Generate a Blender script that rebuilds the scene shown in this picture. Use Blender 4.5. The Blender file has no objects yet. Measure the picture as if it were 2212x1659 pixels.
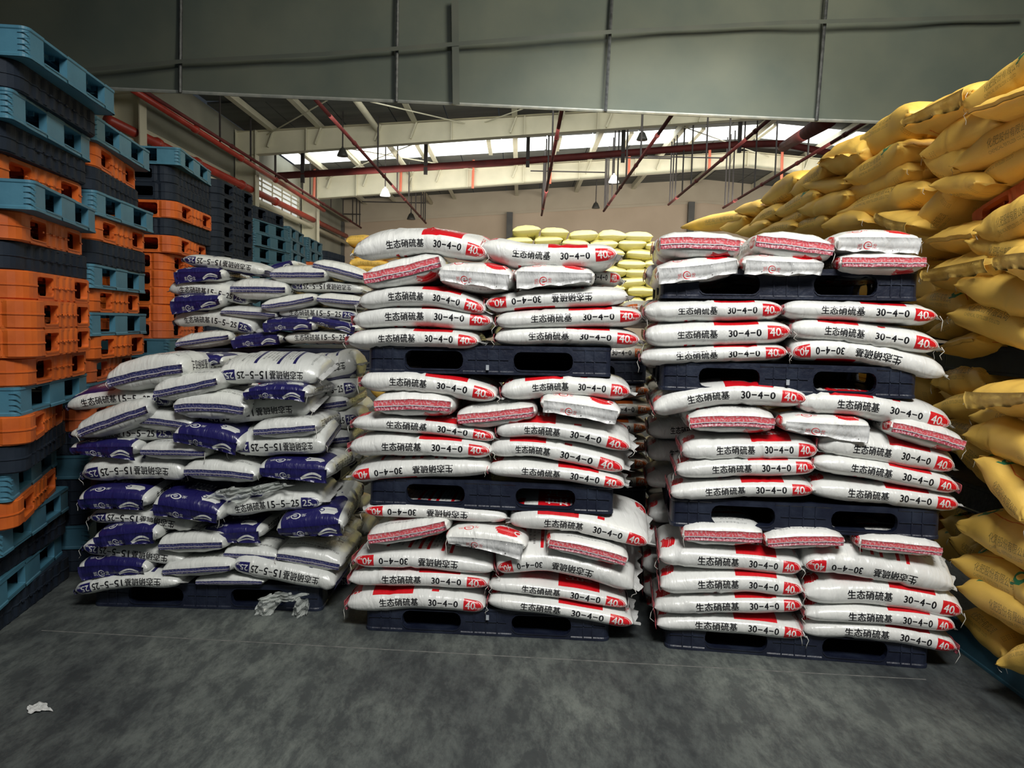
import bpy, math, random
import numpy as np
from mathutils import Vector, Matrix
SC = bpy.context.scene
COL = SC.collection
# ---------------------------------------------------------------- camera
F = 1680.0; CX, CY = 1106.0, 829.5
CAMP = Vector((0, 0, 1.5))
PITCH, YAW, ROLL = math.radians(4.43), math.radians(-0.48), math.radians(1.3)
Fw = Vector((math.sin(YAW) * math.cos(PITCH), math.cos(YAW) * math.cos(PITCH), -math.sin(PITCH)))
R0 = Fw.cross(Vector((0, 0, 1))).normalized(); U0 = R0.cross(Fw)
Rt = R0 * math.cos(ROLL) + U0 * math.sin(ROLL); Up = U0 * math.cos(ROLL) - R0 * math.sin(ROLL)
cam = bpy.data.cameras.new('camera'); camo = bpy.data.objects.new('camera', cam); COL.objects.link(camo)
cam.sensor_width = 36; cam.lens = F / 2212 * 36; cam.clip_end = 200
M = Matrix((Rt, Up, -Fw)).transposed().to_4x4(); M.translation = CAMP; camo.matrix_world = M
SC.camera = camo
# ---------------------------------------------------------------- light
w = bpy.data.worlds.new('world'); SC.world = w; w.use_nodes = True
w.node_tree.nodes['Background'].inputs[0].default_value = (0.72, 0.86, 1.0, 1)
w.node_tree.nodes['Background'].inputs[1].default_value = 0.035
def area(name, loc, target, sx, sy, power, col, spread=math.pi):
    l = bpy.data.lights.new(name, 'AREA'); l.shape = 'RECTANGLE'; l.size = sx; l.size_y = sy
    l.energy = power; l.color = col
    o = bpy.data.objects.new(name, l); COL.objects.link(o); o.location = loc
    l.spread = spread; o.rotation_euler = (Vector(target) - Vector(loc)).to_track_quat('-Z', 'Y').to_euler()
area('skylight_over_aisle', (1.0, -0.6, 5.4), (0.7, 4, 0.9), 2.2, 1.2, 152, (1.0, 0.985, 0.95), 1.9)
area('added_fill_right_bay', (3.6, 3.0, 7.0), (2.6, 8.5, 3.6), 2.5, 2.5, 280, (1.0, 0.93, 0.74), 2.2)  # added fill, no fixture: grades the curtain and brightens the yellow pile
area('added_fill_second_row', (1.8, 8.4, 5.8), (1.7, 9.8, 1.6), 3.0, 0.6, 70, (1.0, 0.98, 0.92), 1.7)  # added fill that brightens the pale far stack and the curtain's lower part
area('added_fill_hall_zero', (-1.5, 11.4, 5.0), (-4.5, 14.5, 5.6), 3.0, 1.0, 60, (1.0, 0.98, 0.9))  # added fill aimed at the nearest rafter and left wall
area('added_fill_hall_one', (3.5, 15.6, 5.6), (3, 19.5, 6.2), 15, 1.5, 230, (1.0, 0.97, 0.86))  # added panel hung below the roof, boosts the skylight's daylight on the rafters
area('added_fill_hall_two', (3.5, 22.5, 4.6), (3, 27.5, 5.4), 16, 1.5, 560, (1.0, 0.93, 0.82))  # added panel apart from the roof glazing, lifts the back wall and far rafter
vs = SC.view_settings
vs.view_transform = 'Standard'; vs.look = 'None'; vs.gamma = 1; vs.use_curve_mapping = False; vs.exposure = 0.0
SC.cycles.max_bounces = 6; SC.cycles.diffuse_bounces = 3; SC.cycles.glossy_bounces = 3

def ray(px, py): return Fw * F + Rt * (px - CX) - Up * (py - CY)
def onplane(px, py, p0, n):
    d = ray(px, py); return CAMP + d * ((Vector(p0) - CAMP).dot(n) / d.dot(n))
def onY(px, py, Y): return onplane(px, py, (0, Y, 0), Vector((0, 1, 0)))
def onX(px, py, X): return onplane(px, py, (X, 0, 0), Vector((1, 0, 0)))
def onZ(px, py, Z=0.0): return onplane(px, py, (0, 0, Z), Vector((0, 0, 1)))
# ---------------------------------------------------------------- object helpers
def mesh(name, v, f, mat=None, parent=None, smooth=False, uv=None, loc=None):
    me = bpy.data.meshes.new(name); v = np.asarray(v, dtype=float)
    me.from_pydata(v.tolist(), [], f)
    if uv is not None:
        l = me.uv_layers.new(name='UVMap'); l.data.foreach_set('uv', np.asarray(uv, dtype=np.float32).ravel())
    if mat: me.materials.append(mat)
    if smooth: me.polygons.foreach_set('use_smooth', [True] * len(me.polygons))
    me.update()
    o = bpy.data.objects.new(name, me); COL.objects.link(o)
    if parent: o.parent = parent
    if loc is not None: o.location = loc
    return o
def empty(name, loc, rz=0, rx=0, ry=0):
    o = bpy.data.objects.new(name, None); COL.objects.link(o); o.location = loc; o.rotation_euler = (rx, ry, rz)
    o.empty_display_size = 0.1; return o
def tag(o, label=None, cat=None, group=None, kind=None):
    if label: o['label'] = label
    if cat: o['category'] = cat
    if group: o['group'] = group
    if kind: o['kind'] = kind
    return o
class MB:
    def __init__(s): s.v = []; s.f = []
    def box(s, c, d, rot=None):
        b = len(s.v)
        for i in range(8):
            p = Vector(((i & 1) - .5, (i >> 1 & 1) - .5, (i >> 2 & 1) - .5)); p = Vector((p.x * d[0], p.y * d[1], p.z * d[2]))
            if rot: p = rot @ p
            s.v.append(tuple(Vector(c) + p))
        for q in ((0, 2, 3, 1), (4, 5, 7, 6), (0, 1, 5, 4), (2, 6, 7, 3), (0, 4, 6, 2), (1, 3, 7, 5)): s.f.append(tuple(b + k for k in q))
        return s
    def tube(s, pts, r, n=8, cap=True):
        pts = [Vector(p) for p in pts]; b0 = len(s.v); rs = r if isinstance(r, (list, tuple)) else [r] * len(pts)
        for i, p in enumerate(pts):
            t = (pts[min(i + 1, len(pts) - 1)] - pts[max(i - 1, 0)]).normalized()
            a = t.cross(Vector((0, 0, 1)) if abs(t.z) < .9 else Vector((1, 0, 0))).normalized(); c = t.cross(a)
            for k in range(n):
                q = 2 * math.pi * k / n; s.v.append(tuple(p + (a * math.cos(q) + c * math.sin(q)) * rs[i]))
        for i in range(len(pts) - 1):
            for k in range(n):
                k2 = (k + 1) % n; s.f.append((b0 + i * n + k, b0 + i * n + k2, b0 + (i + 1) * n + k2, b0 + (i + 1) * n + k))
        if cap:
            s.f.append(tuple(b0 + k for k in range(n))[::-1]); s.f.append(tuple(b0 + (len(pts) - 1) * n + k for k in range(n)))
        return s
    def quad(s, *p):
        b = len(s.v); s.v += [tuple(q) for q in p]; s.f.append(tuple(range(b, b + len(p)))); return s
    def build(s, name, mat, parent=None, smooth=False, loc=None):
        v = s.v
        if loc is not None and parent is None: v = [tuple(Vector(p) - Vector(loc)) for p in v]
        return mesh(name, v, s.f, mat, parent, smooth, loc=loc)
# ---------------------------------------------------------------- materials
def newmat(name):
    m = bpy.data.materials.new(name); m.use_nodes = True; nt = m.node_tree
    return m, nt, nt.nodes['Principled BSDF']
def N(nt, t, **kw):
    n = nt.nodes.new(t)
    for k, v in kw.items():
        if k.startswith('i_'): n.inputs[int(k[2:])].default_value = v
        else: setattr(n, k, v)
    return n
def surf(name, col, col2=None, rough=0.6, scale=6.0, bump=0.0, metal=0.0, stretch=(1, 1, 1), spec=0.5, contrast=(0.35, 0.65), bscale=None):
    """object-space noise mixes two tones of the thing's own colour; fine relief by bump"""
    m, nt, b = newmat(name); L = nt.links
    b.inputs['Roughness'].default_value = rough; b.inputs['Metallic'].default_value = metal; b.inputs['Specular IOR Level'].default_value = spec
    tc = N(nt, 'ShaderNodeTexCoord'); mp = N(nt, 'ShaderNodeMapping'); mp.inputs['Scale'].default_value = stretch
    L.new(tc.outputs['Object'], mp.inputs[0])
    nz = N(nt, 'ShaderNodeTexNoise'); nz.inputs['Scale'].default_value = scale; nz.inputs['Detail'].default_value = 5
    L.new(mp.outputs[0], nz.inputs['Vector'])
    cr = N(nt, 'ShaderNodeValToRGB'); cr.color_ramp.elements[0].position, cr.color_ramp.elements[1].position = contrast
    cr.color_ramp.elements[0].color = (*col, 1); cr.color_ramp.elements[1].color = (*(col2 or col), 1)
    L.new(nz.outputs[0], cr.inputs[0]); L.new(cr.outputs[0], b.inputs['Base Color'])
    if bump:
        n2 = N(nt, 'ShaderNodeTexNoise'); n2.inputs['Scale'].default_value = bscale or scale * 4; n2.inputs['Detail'].default_value = 4
        L.new(mp.outputs[0], n2.inputs['Vector'])
        bp = N(nt, 'ShaderNodeBump'); bp.inputs['Strength'].default_value = bump; bp.inputs['Distance'].default_value = 0.01
        L.new(n2.outputs[0], bp.inputs['Height']); L.new(bp.outputs[0], b.inputs['Normal'])
    return m
# ---------------------------------------------------------------- printed artwork, rasterised here from letter outlines
_glyph = {}
def glyphs(txt):
    if txt in _glyph: return _glyph[txt]
    c = bpy.data.curves.new('lettering', 'FONT'); c.body = txt; c.size = 1; c.resolution_u = 3
    o = bpy.data.objects.new('lettering', c); COL.objects.link(o); dg = bpy.context.evaluated_depsgraph_get()
    e = o.evaluated_get(dg); me = e.to_mesh(); me.calc_loop_triangles()
    v = np.zeros(len(me.vertices) * 3); me.vertices.foreach_get('co', v); v = v.reshape(-1, 3)[:, :2]
    t = np.zeros(len(me.loop_triangles) * 3, dtype=int); me.loop_triangles.foreach_get('vertices', t); t = t.reshape(-1, 3)
    v = (v - v.min(0)) / (v.max(0) - v.min(0)); r = v[t].copy(); e.to_mesh_clear()
    bpy.data.objects.remove(o); bpy.data.curves.remove(c); _glyph[txt] = r; return r
class Art:
    SS = 2
    def __init__(s, w, h, wrap=True): s.W, s.H = w * s.SS, h * s.SS; s.a = np.zeros((3, s.H, s.W), np.uint8); s.wrap = wrap
    def tri(s, T, ch, val):
        for P in T:
            x0, y0 = np.floor(P.min(0)).astype(int); x1, y1 = np.ceil(P.max(0)).astype(int)
            x0, x1 = max(x0, 0), min(x1, s.W - 1)
            if x1 < x0: continue
            X, Y = np.meshgrid(np.arange(x0, x1 + 1) + .5, np.arange(y0, y1 + 1) + .5)
            e = [(P[(k + 1) % 3][0] - P[k][0]) * (Y - P[k][1]) - (P[(k + 1) % 3][1] - P[k][1]) * (X - P[k][0]) for k in range(3)]
            ins = ((e[0] >= 0) & (e[1] >= 0) & (e[2] >= 0)) | ((e[0] <= 0) & (e[1] <= 0) & (e[2] <= 0))
            yy, xx = np.nonzero(ins); yy = yy + y0; xx = xx + x0
            if s.wrap: yy %= s.H
            else:
                k = (yy >= 0) & (yy < s.H); yy, xx = yy[k], xx[k]
            s.a[ch, yy, xx] = val
    def quadm(s, u0, v0, u1, v1):
        return lambda q: np.stack([(u0 + (u1 - u0) * q[..., 0]) * s.W, (v0 + (v1 - v0) * q[..., 1]) * s.H], -1)
    def text(s, txt, u0, v0, u1, v1, ch=1, val=255, clear=False, bold=0.0, turn=0, rot=False):
        g = glyphs(txt)
        if turn: g = g[..., ::-1] * np.array([1, 1]); g = np.stack([g[..., 0] if turn > 0 else 1 - g[..., 0], 1 - g[..., 1] if turn > 0 else g[..., 1]], -1)
        if rot: g = 1 - g
        m = s.quadm(u0, v0, u1, v1)(g)
        offs = [(0, 0)] if not bold else [(0, 0), (bold, 0), (0, bold), (-bold, 0), (0, -bold)]
        for o in offs:
            q = m + np.array(o) * s.SS
            if clear:
                for c in (0, 1, 2): s.tri(q, c, 0)
            s.tri(q, ch, val)
    def rect(s, u0, v0, u1, v1, ch=0, val=255): s.poly([(u0, v0), (u1, v0), (u1, v1), (u0, v1)], ch, val)
    def poly(s, p, ch=0, val=255):
        p = np.array(p) * np.array([s.W, s.H]); s.tri(np.stack([np.stack([p[0], p[i], p[i + 1]]) for i in range(1, len(p) - 1)]), ch, val)
    def ell(s, cu, cv, ru, rv, ch=0, val=255, a0=0, a1=360):
        t = np.radians(np.linspace(a0, a1, 28)); s.poly([(cu, cv)] + [(cu + ru * math.cos(x), cv + rv * math.sin(x)) for x in t], ch, val)
    def strokes(s, pts, wdt, ch=0, val=255):
        A = np.array([1.0, s.W / s.H]); q = [np.array(p) for p in pts]
        for a, b in zip(q[:-1], q[1:]):
            d = (b - a) / A; n = np.array([-d[1], d[0]]); n = n / (np.linalg.norm(n) + 1e-9) * wdt / 2 * A
            s.poly([a - n, b - n, b + n, a + n], ch, val)
    def image(s, name):
        h, w = s.H // s.SS, s.W // s.SS
        d = s.a.reshape(3, h, s.SS, w, s.SS).mean((2, 4)) / 255.0
        px = np.ones((h, w, 4), np.float32); px[..., :3] = d.transpose(1, 2, 0)
        im = bpy.data.images.new(name, w, h, float_buffer=False); im.colorspace_settings.name = 'Non-Color'
        im.pixels.foreach_set(px.ravel()); im.update(); im.pack(); return im
# 'turn' lettering runs along the sack's width instead of its length
def dragon_mark(a, cu, cv, ru, rv, ch, val, sg=1):
    """streaming wave emblem: a lens of stripes"""
    for k in range(6):
        o = (k - 2.5) / 3.2
        pts = [(cu + ru * (o + .25 * math.sin(3 * t)), cv + sg * rv * (t * 2 - 1) * (1 - .35 * abs(o))) for t in np.linspace(0, 1, 9)]
        a.strokes(pts, abs(ru) * .34 if k != 3 else abs(ru) * .2, ch, val)
    a.ell(cu + ru * .2, cv + sg * rv * .7, ru * .5, rv * .28, ch, 255 - val); a.ell(cu + ru * .2, cv + sg * rv * .7, ru * .3, rv * .16, ch, val)
def logo(a, cu, cv, hu, hv, ch, val, turn, clear=False):
    """two characters either side of a curled e in an oval; laid across the width"""
    sg = 1 if turn > 0 else -1
    if turn:
        for c, o in (('凯', -1), ('龙', 1)):
            c0 = cv + sg * o * hv * .72; a.text(c, cu - hu * .5, c0 - hv * .22, cu + hu * .5, c0 + hv * .22, ch, val, turn=turn, clear=clear)
        a.ell(cu, cv, hu, hv * .45, ch, val); a.text('e', cu - hu * .75, cv - hv * .32, cu + hu * .75, cv + hv * .36, ch, 255 - val, turn=turn, bold=1.5)
    else:
        for c, o in (('凯', -1), ('龙', 1)):
            c0 = cu + o * hu * .72; a.text(c, c0 - hu * .22, cv - hv * .6, c0 + hu * .22, cv + hv * .6, ch, val, clear=clear)
        a.ell(cu, cv, hu * .42, hv, ch, val); a.text('e', cu - hu * .30, cv - hv * .72, cu + hu * .34, cv + hv * .72, ch, 255 - val, bold=2)
rnd = random.Random(7)
def fine_print(a, u0, v0, u1, v1, n, dens=.75):
    for k in range(n):
        u = u0 + (u1 - u0) * k / n; v = v0; e = v1 - rnd.random() * .3 * (v1 - v0)
        while v < e:
            d = rnd.uniform(.004, .011)
            if rnd.random() < dens: a.rect(u, v, u + (u1 - u0) / n * .5, v + d, 1, 150)
            v += d + .002
def weight_box(a, u0, v0, u1, v1, num, rot=False):
    r = (v1 - v0) / 2 * a.H / a.W; cv = (v0 + v1) / 2
    if rot: u0, u1 = 1 - u1, 1 - u0
    X = (lambda u: u0 + u1 - u) if rot else (lambda u: u)
    for rr, val, du in ((1.0, 255, .0), (.86, 0, 0), (.78, 255, 0)):
        cu = u1 - r * .95
        if rr == 1.0: a.rect(min(X(u0), X(cu)), v0, max(X(u0), X(cu)), v1, 0, 255)
        a.ell(X(cu), cv, r * .95 * rr, (v1 - v0) / 2 * rr, 0, val)
    a.rect(min(X(u0), X(u1 - r)), v0, max(X(u0), X(u1 - r)), v1, 0, 255)
    w_ = u1 - u0; h = v1 - v0
    def T(t, a0, b0, a1, b1):
        p, q = X(u0 + w_ * a0), X(u0 + w_ * a1); y0, y1 = (v0 + h * b0, v0 + h * b1) if not rot else (v1 - h * b1, v1 - h * b0)
        a.text(t, min(p, q), y0, max(p, q), y1, 0, 0, clear=True, bold=1.0 if len(t) > 1 and t[0] in '24' else .3, rot=rot)
    T(num, .10, .24, .60, .80); T('kg', .62, .18, .86, .44)
def numbers(a, s, box, rot):
    toks = []; cur = ''
    for ch in s:
        if ch == '–': toks += [cur, ch]; cur = ''
        else: cur += ch
    toks.append(cur); wd = [len(t) * 1.0 if t != '–' else 1.15 for t in toks]; tot = sum(wd) + .28 * (len(toks) - 1); x = 0
    u0, v0, u1, v1 = box; K = (u1 - u0) / tot
    for t, w_ in zip(toks, wd):
        p, q = x * K, (x + w_) * K; p, q = (u1 - q, u1 - p) if rot else (u0 + p, u0 + q); m = (v0 + v1) / 2; x += w_ + .28
        if t == '–': a.rect(p, m - .0028, q, m + .0028, 1, 255)
        else: a.text(t, p, v0, q, v1, bold=2.5, rot=rot)
def sack_art(kind):
    a = Art(1200, 1700)
    r40 = kind == 40
    for rot in (False, True):
        def B(u0, v0, u1, v1): return (1 - u1, .5 - v1, 1 - u0, .5 - v0) if rot else (u0, v0, u1, v1)
        if r40:
            a.text('生态硝硫基', *B(.25, -.020, .53, .020), bold=1.9, rot=rot)
            numbers(a, '30–4–0', B(.605, -.0155, .81, .0155), rot)
        else:
            a.text('生态硝硫基', *B(.15, -.024, .48, .024), bold=1.9, rot=rot)
            numbers(a, '15–5–25', B(.505, -.021, .80, .021), rot)
        u0, u1 = (.85, .985) if r40 else (.82, .975)
        # the box on the far side is the same box turned half round
        v0, v1 = (-.036, .034) if not rot else (.466, .536)
        weight_box(a, u0, v0, u1, v1, '40' if r40 else '25', rot)
    if r40:
        a.rect(.51, .044, .80, .456)
        for k, c in enumerate('硝硫基'): a.text(c, .56, .12 + .09 * k, .75, .195 + .09 * k, 0, 0, clear=True, turn=1)
        
        dragon_mark(a, .93, .36, .045, .075, 0, 255); logo(a, .95, .15, .022, .06, 0, 255, 1)
        dragon_mark(a, .055, .14, .045, .06, 0, 255)
        a.rect(.33, .42, .38, .44)
        for u, e in ((.30, .93), (.36, .92), (.465, .915), (.525, .91), (.60, .905), (.755, .90)):
            a.rect(u, .60, u + .022, e, 0)
            for k in range(5): a.text('三', u + .005, .62 + .05 * k, u + .017, .632 + .05 * k, 0, 0, clear=True)
        fine_print(a, .33, .60, .36, .92, 1); fine_print(a, .39, .60, .46, .92, 3); fine_print(a, .49, .6, .52, .9, 1); fine_print(a, .55, .6, .6, .9, 2)
        fine_print(a, .63, .60, .75, .90, 4, .6); fine_print(a, .12, .62, .27, .88, 5, .5)
        a.text('湖北凯龙楚兴化工集团有限公司', .93, .60, .955, .90, 1, 200, turn=1)
        a.text('湖北凯龙楚兴化工集团有限公司', .06, .62, .08, .88, 1, 200, turn=-1)
    else:
        v = [(.0, .062)] + [(x, .062) for x in (.44,)] + [(.46, .10), (.43, .14), (.47, .19), (.52, .23), (.50, .28), (.44, .32), (.47, .37), (.45, .438), (.0, .438)]
        a.poly([(.0, .25)] + v[0:] , 0, 255)
        for u, q in ((.53, .12), (.56, .17), (.52, .34), (.56, .30)): a.ell(u, q, .010, .006)
        dragon_mark(a, .09, .14, .045, .06, 0, 0); logo(a, .055, .34, .028, .07, 0, 0, -1, clear=True)
        a.text('硝硫基', .2, .18, .40, .32, 0, 0, clear=True)
        a.text('生态硝', .62, .20, .80, .30, 1, 255)
        for u in (.24, .40, .62): a.rect(u, .60, u + .03, .92, 0)
        fine_print(a, .28, .60, .40, .92, 4); fine_print(a, .44, .60, .61, .9, 5); fine_print(a, .66, .6, .8, .9, 4, .5)
        a.text('湖北凯龙楚兴化工集团有限公司', .90, .58, .925, .92, 1, 255, turn=1)
        fine_print(a, .87, .64, .89, .9, 1)
        a.text('湖北凯龙楚兴化工集团有限公司', .08, .60, .10, .90, 1, 255, turn=-1)
    return a.image('sack_print_%d' % kind)
def flap_art(neg):
    a = Art(512, 96, wrap=False)
    if neg: a.rect(0, 0, 1, 1, 0, 255)
    logo(a, .35, .35, .12, .3, 0, 0 if neg else 255, 0, clear=neg)
    if neg: dragon2 = [(.62 + .3 * t, .2 + .5 * math.sin(2.6 * t)) for t in np.linspace(0, 1, 8)]; a.strokes(dragon2, .03, 0, 0); a.strokes([(x, y * .6) for x, y in dragon2], .02, 0, 0)
    return a.image('flap_print_%d' % neg)
def yellow_art():
    a = Art(800, 1000)
    for (u, v) in ((.40, .03), (.62, .60), (.40, .84), (.45, .30)):
        a.text('化肥股份有限公司', u - .2, v, u + .25, v + .035, 1, 200); a.text('CHEMICAL FERTILIZER CO.,LTD', u - .2, v - .025, u + .2, v - .010, 1, 150)
    for (u, v) in ((.70, .26), (.25, .62)):
        a.strokes([(u - .05, v + .06), (u + .05, v + .075), (u + .08, v + .12)], .012, 2, 255); a.ell(u, v + .10, .06, .03, 2, 255); a.ell(u, v + .10, .035, .016, 2, 0)
    for u, v in ((.82, .05), (.12, .42), (.84, .90)):
        for k in range(3):
            for j in range(3): a.text('三', u + .025 * k - .03, v + .02 * j, u + .025 * k - .012, v + .013 + .02 * j, 1, 190)
    a.strokes([(.1, .37), (.5, .40), (.92, .36)], .006, 0, 255); a.strokes([(.1, .72), (.5, .70), (.92, .73)], .006, 0, 255)
    return a.image('yellow_sack_print')
def sack_mat(name, img, base, accent, black=(.006, .006, .009), third=(.02, .22, .10), rough=.34, coat=.4, bump=.55, wscale=1.0, weave=False):
    m, nt, b = newmat(name); L = nt.links
    uv = N(nt, 'ShaderNodeTexCoord'); oi = N(nt, 'ShaderNodeObjectInfo')
    nz0 = N(nt, 'ShaderNodeTexNoise', noise_dimensions='4D'); nz0.inputs['Scale'].default_value = 2.5
    L.new(uv.outputs['Object'], nz0.inputs['Vector']); w_ = N(nt, 'ShaderNodeMath', operation='MULTIPLY'); w_.inputs[1].default_value = 40
    L.new(oi.outputs['Random'], w_.inputs[0]); L.new(w_.outputs[0], nz0.inputs['W'])
    cr = N(nt, 'ShaderNodeValToRGB'); cr.color_ramp.elements[0].position = .3; cr.color_ramp.elements[1].position = .62
    cr.color_ramp.elements[0].color = (*[c * .86 for c in base], 1); cr.color_ramp.elements[1].color = (*base, 1)
    L.new(nz0.outputs[0], cr.inputs[0]); cur = cr.outputs[0]
    if img:
        ti = N(nt, 'ShaderNodeTexImage'); ti.image = img; ti.extension = 'REPEAT'; L.new(uv.outputs['UV'], ti.inputs[0])
        sp = N(nt, 'ShaderNodeSeparateColor'); L.new(ti.outputs[0], sp.inputs[0])
        for k, colr in ((0, accent), (2, third), (1, black)):
            mx = N(nt, 'ShaderNodeMix', data_type='RGBA'); L.new(sp.outputs[k], mx.inputs[0]); L.new(cur, mx.inputs[6]); mx.inputs[7].default_value = (*colr, 1); cur = mx.outputs[2]
    L.new(cur, b.inputs['Base Color'])
    b.inputs['Roughness'].default_value = rough; b.inputs['Coat Weight'].default_value = coat; b.inputs['Coat Roughness'].default_value = .18
    # crinkles of the film: two stretched noises crossing the sack on the slant
    mp = N(nt, 'ShaderNodeMapping'); mp.inputs['Rotation'].default_value = (0, .5, .6); mp.inputs['Scale'].default_value = (26 * wscale, 7 * wscale, 9 * wscale); L.new(uv.outputs['Object'], mp.inputs[0])
    n1 = N(nt, 'ShaderNodeTexNoise', noise_dimensions='4D'); n1.inputs['Scale'].default_value = 1; n1.inputs['Detail'].default_value = 3; n1.inputs['Distortion'].default_value = .6
    L.new(mp.outputs[0], n1.inputs['Vector']); L.new(w_.outputs[0], n1.inputs['W'])
    bp = N(nt, 'ShaderNodeBump'); bp.inputs['Strength'].default_value = bump; bp.inputs['Distance'].default_value = .018; L.new(n1.outputs[0], bp.inputs['Height'])
    last = bp
    if weave:
        n2 = N(nt, 'ShaderNodeTexNoise'); n2.inputs['Scale'].default_value = 260; L.new(uv.outputs['Object'], n2.inputs['Vector'])
        b2 = N(nt, 'ShaderNodeBump'); b2.inputs['Strength'].default_value = .25; b2.inputs['Distance'].default_value = .002
        L.new(n2.outputs[0], b2.inputs['Height']); L.new(bp.outputs[0], b2.inputs['Normal']); last = b2
    L.new(last.outputs[0], b.inputs['Normal']); return m
def seam_mat(name, c1, c2):
    """hatched printed tape with a white stitch line, by UV height"""
    m, nt, b = newmat(name); L = nt.links; tc = N(nt, 'ShaderNodeTexCoord'); sp = N(nt, 'ShaderNodeSeparateXYZ'); L.new(tc.outputs['UV'], sp.inputs[0])
    cr = N(nt, 'ShaderNodeValToRGB'); e = cr.color_ramp.elements; cr.color_ramp.interpolation = 'CONSTANT'
    e[0].position = 0; e[0].color = (*c2, 1); e[1].position = .30; e[1].color = (.02, .015, .03, 1)
    x = e.new(.36); x.color = (.75, .72, .74, 1); x = e.new(.44); x.color = (*c1, 1); x = e.new(.97); x.color = (.7, .66, .66, 1)
    L.new(sp.outputs[1], cr.inputs[0])
    mp = N(nt, 'ShaderNodeMapping'); mp.inputs['Scale'].default_value = (34, 4, 1); mp.inputs['Rotation'].default_value = (0, 0, .3); L.new(tc.outputs['UV'], mp.inputs[0])
    nz = N(nt, 'ShaderNodeTexNoise'); nz.inputs['Scale'].default_value = 1.2; nz.inputs['Detail'].default_value = 3; L.new(mp.outputs[0], nz.inputs['Vector'])
    r2 = N(nt, 'ShaderNodeValToRGB'); r2.color_ramp.elements[0].position = .48; r2.color_ramp.elements[1].position = .62; L.new(nz.outputs[0], r2.inputs[0])
    mu = N(nt, 'ShaderNodeMath', operation='MULTIPLY'); mu.inputs[1].default_value = .45 if c1[0] > .3 else .16; L.new(r2.outputs[0], mu.inputs[0])
    mx = N(nt, 'ShaderNodeMix', data_type='RGBA'); L.new(mu.outputs[0], mx.inputs[0]); L.new(cr.outputs[0], mx.inputs[6]); mx.inputs[7].default_value = (.78, .72, .74, 1)
    L.new(mx.outputs[2], b.inputs['Base Color']); b.inputs['Roughness'].default_value = .4
    bp = N(nt, 'ShaderNodeBump'); bp.inputs['Strength'].default_value = .4; bp.inputs['Distance'].default_value = .004; L.new(nz.outputs[0], bp.inputs['Height']); L.new(bp.outputs[0], b.inputs['Normal'])
    return m
IM40, IM25, IMY = sack_art(40), sack_art(25), yellow_art(); FL0, FL1 = flap_art(0), flap_art(1)
WHITE = (.80, .81, .78); RED = (.62, .008, .015); NAVY = (.014, .012, .10)
MAT = {
 'r': sack_mat('white_film_red_print', IM40, WHITE, RED), 'n': sack_mat('white_film_navy_print', IM25, (.74, .76, .72), NAVY),
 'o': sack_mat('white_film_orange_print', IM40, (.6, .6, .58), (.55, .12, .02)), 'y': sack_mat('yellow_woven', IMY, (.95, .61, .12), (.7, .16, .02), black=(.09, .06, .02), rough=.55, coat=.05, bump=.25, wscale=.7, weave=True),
 'p': sack_mat('pale_yellow_woven', IMY, (.90, .84, .36), (.6, .3, .05), black=(.25, .22, .1), third=(.1, .2, .1), rough=.6, coat=0, bump=.3, wscale=.7),
 'rf': sack_mat('white_flap_red_mark', FL0, (.80, .81, .80), RED, bump=.5, wscale=1.6), 'nf': sack_mat('navy_flap_white_mark', FL1, (.74, .76, .72), NAVY, bump=.5, wscale=1.6),
 'rs': seam_mat('red_stitched_tape', (.66, .09, .11), (.33, .03, .06)), 'ns': seam_mat('navy_stitched_tape', (.03, .035, .13), (.02, .02, .08)),
 'ys': surf('yellow_seam', (.80, .50, .09), (.92, .62, .16), .6, 14, .3), 'thread': surf('white_thread', (.75, .74, .68), None, .8),
}
MAT['ear'] = surf('gathered_clear_film', (.66, .67, .65), (.80, .81, .79), .3, 25, .5); MAT['ear'].node_tree.nodes['Principled BSDF'].inputs['Alpha'].default_value = .78
MAT['of'] = MAT['rf']; MAT['os'] = MAT['rs']; MAT['yf'] = MAT['ys']; MAT['ps'] = MAT['ys']; MAT['pf'] = MAT['ys']
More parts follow.
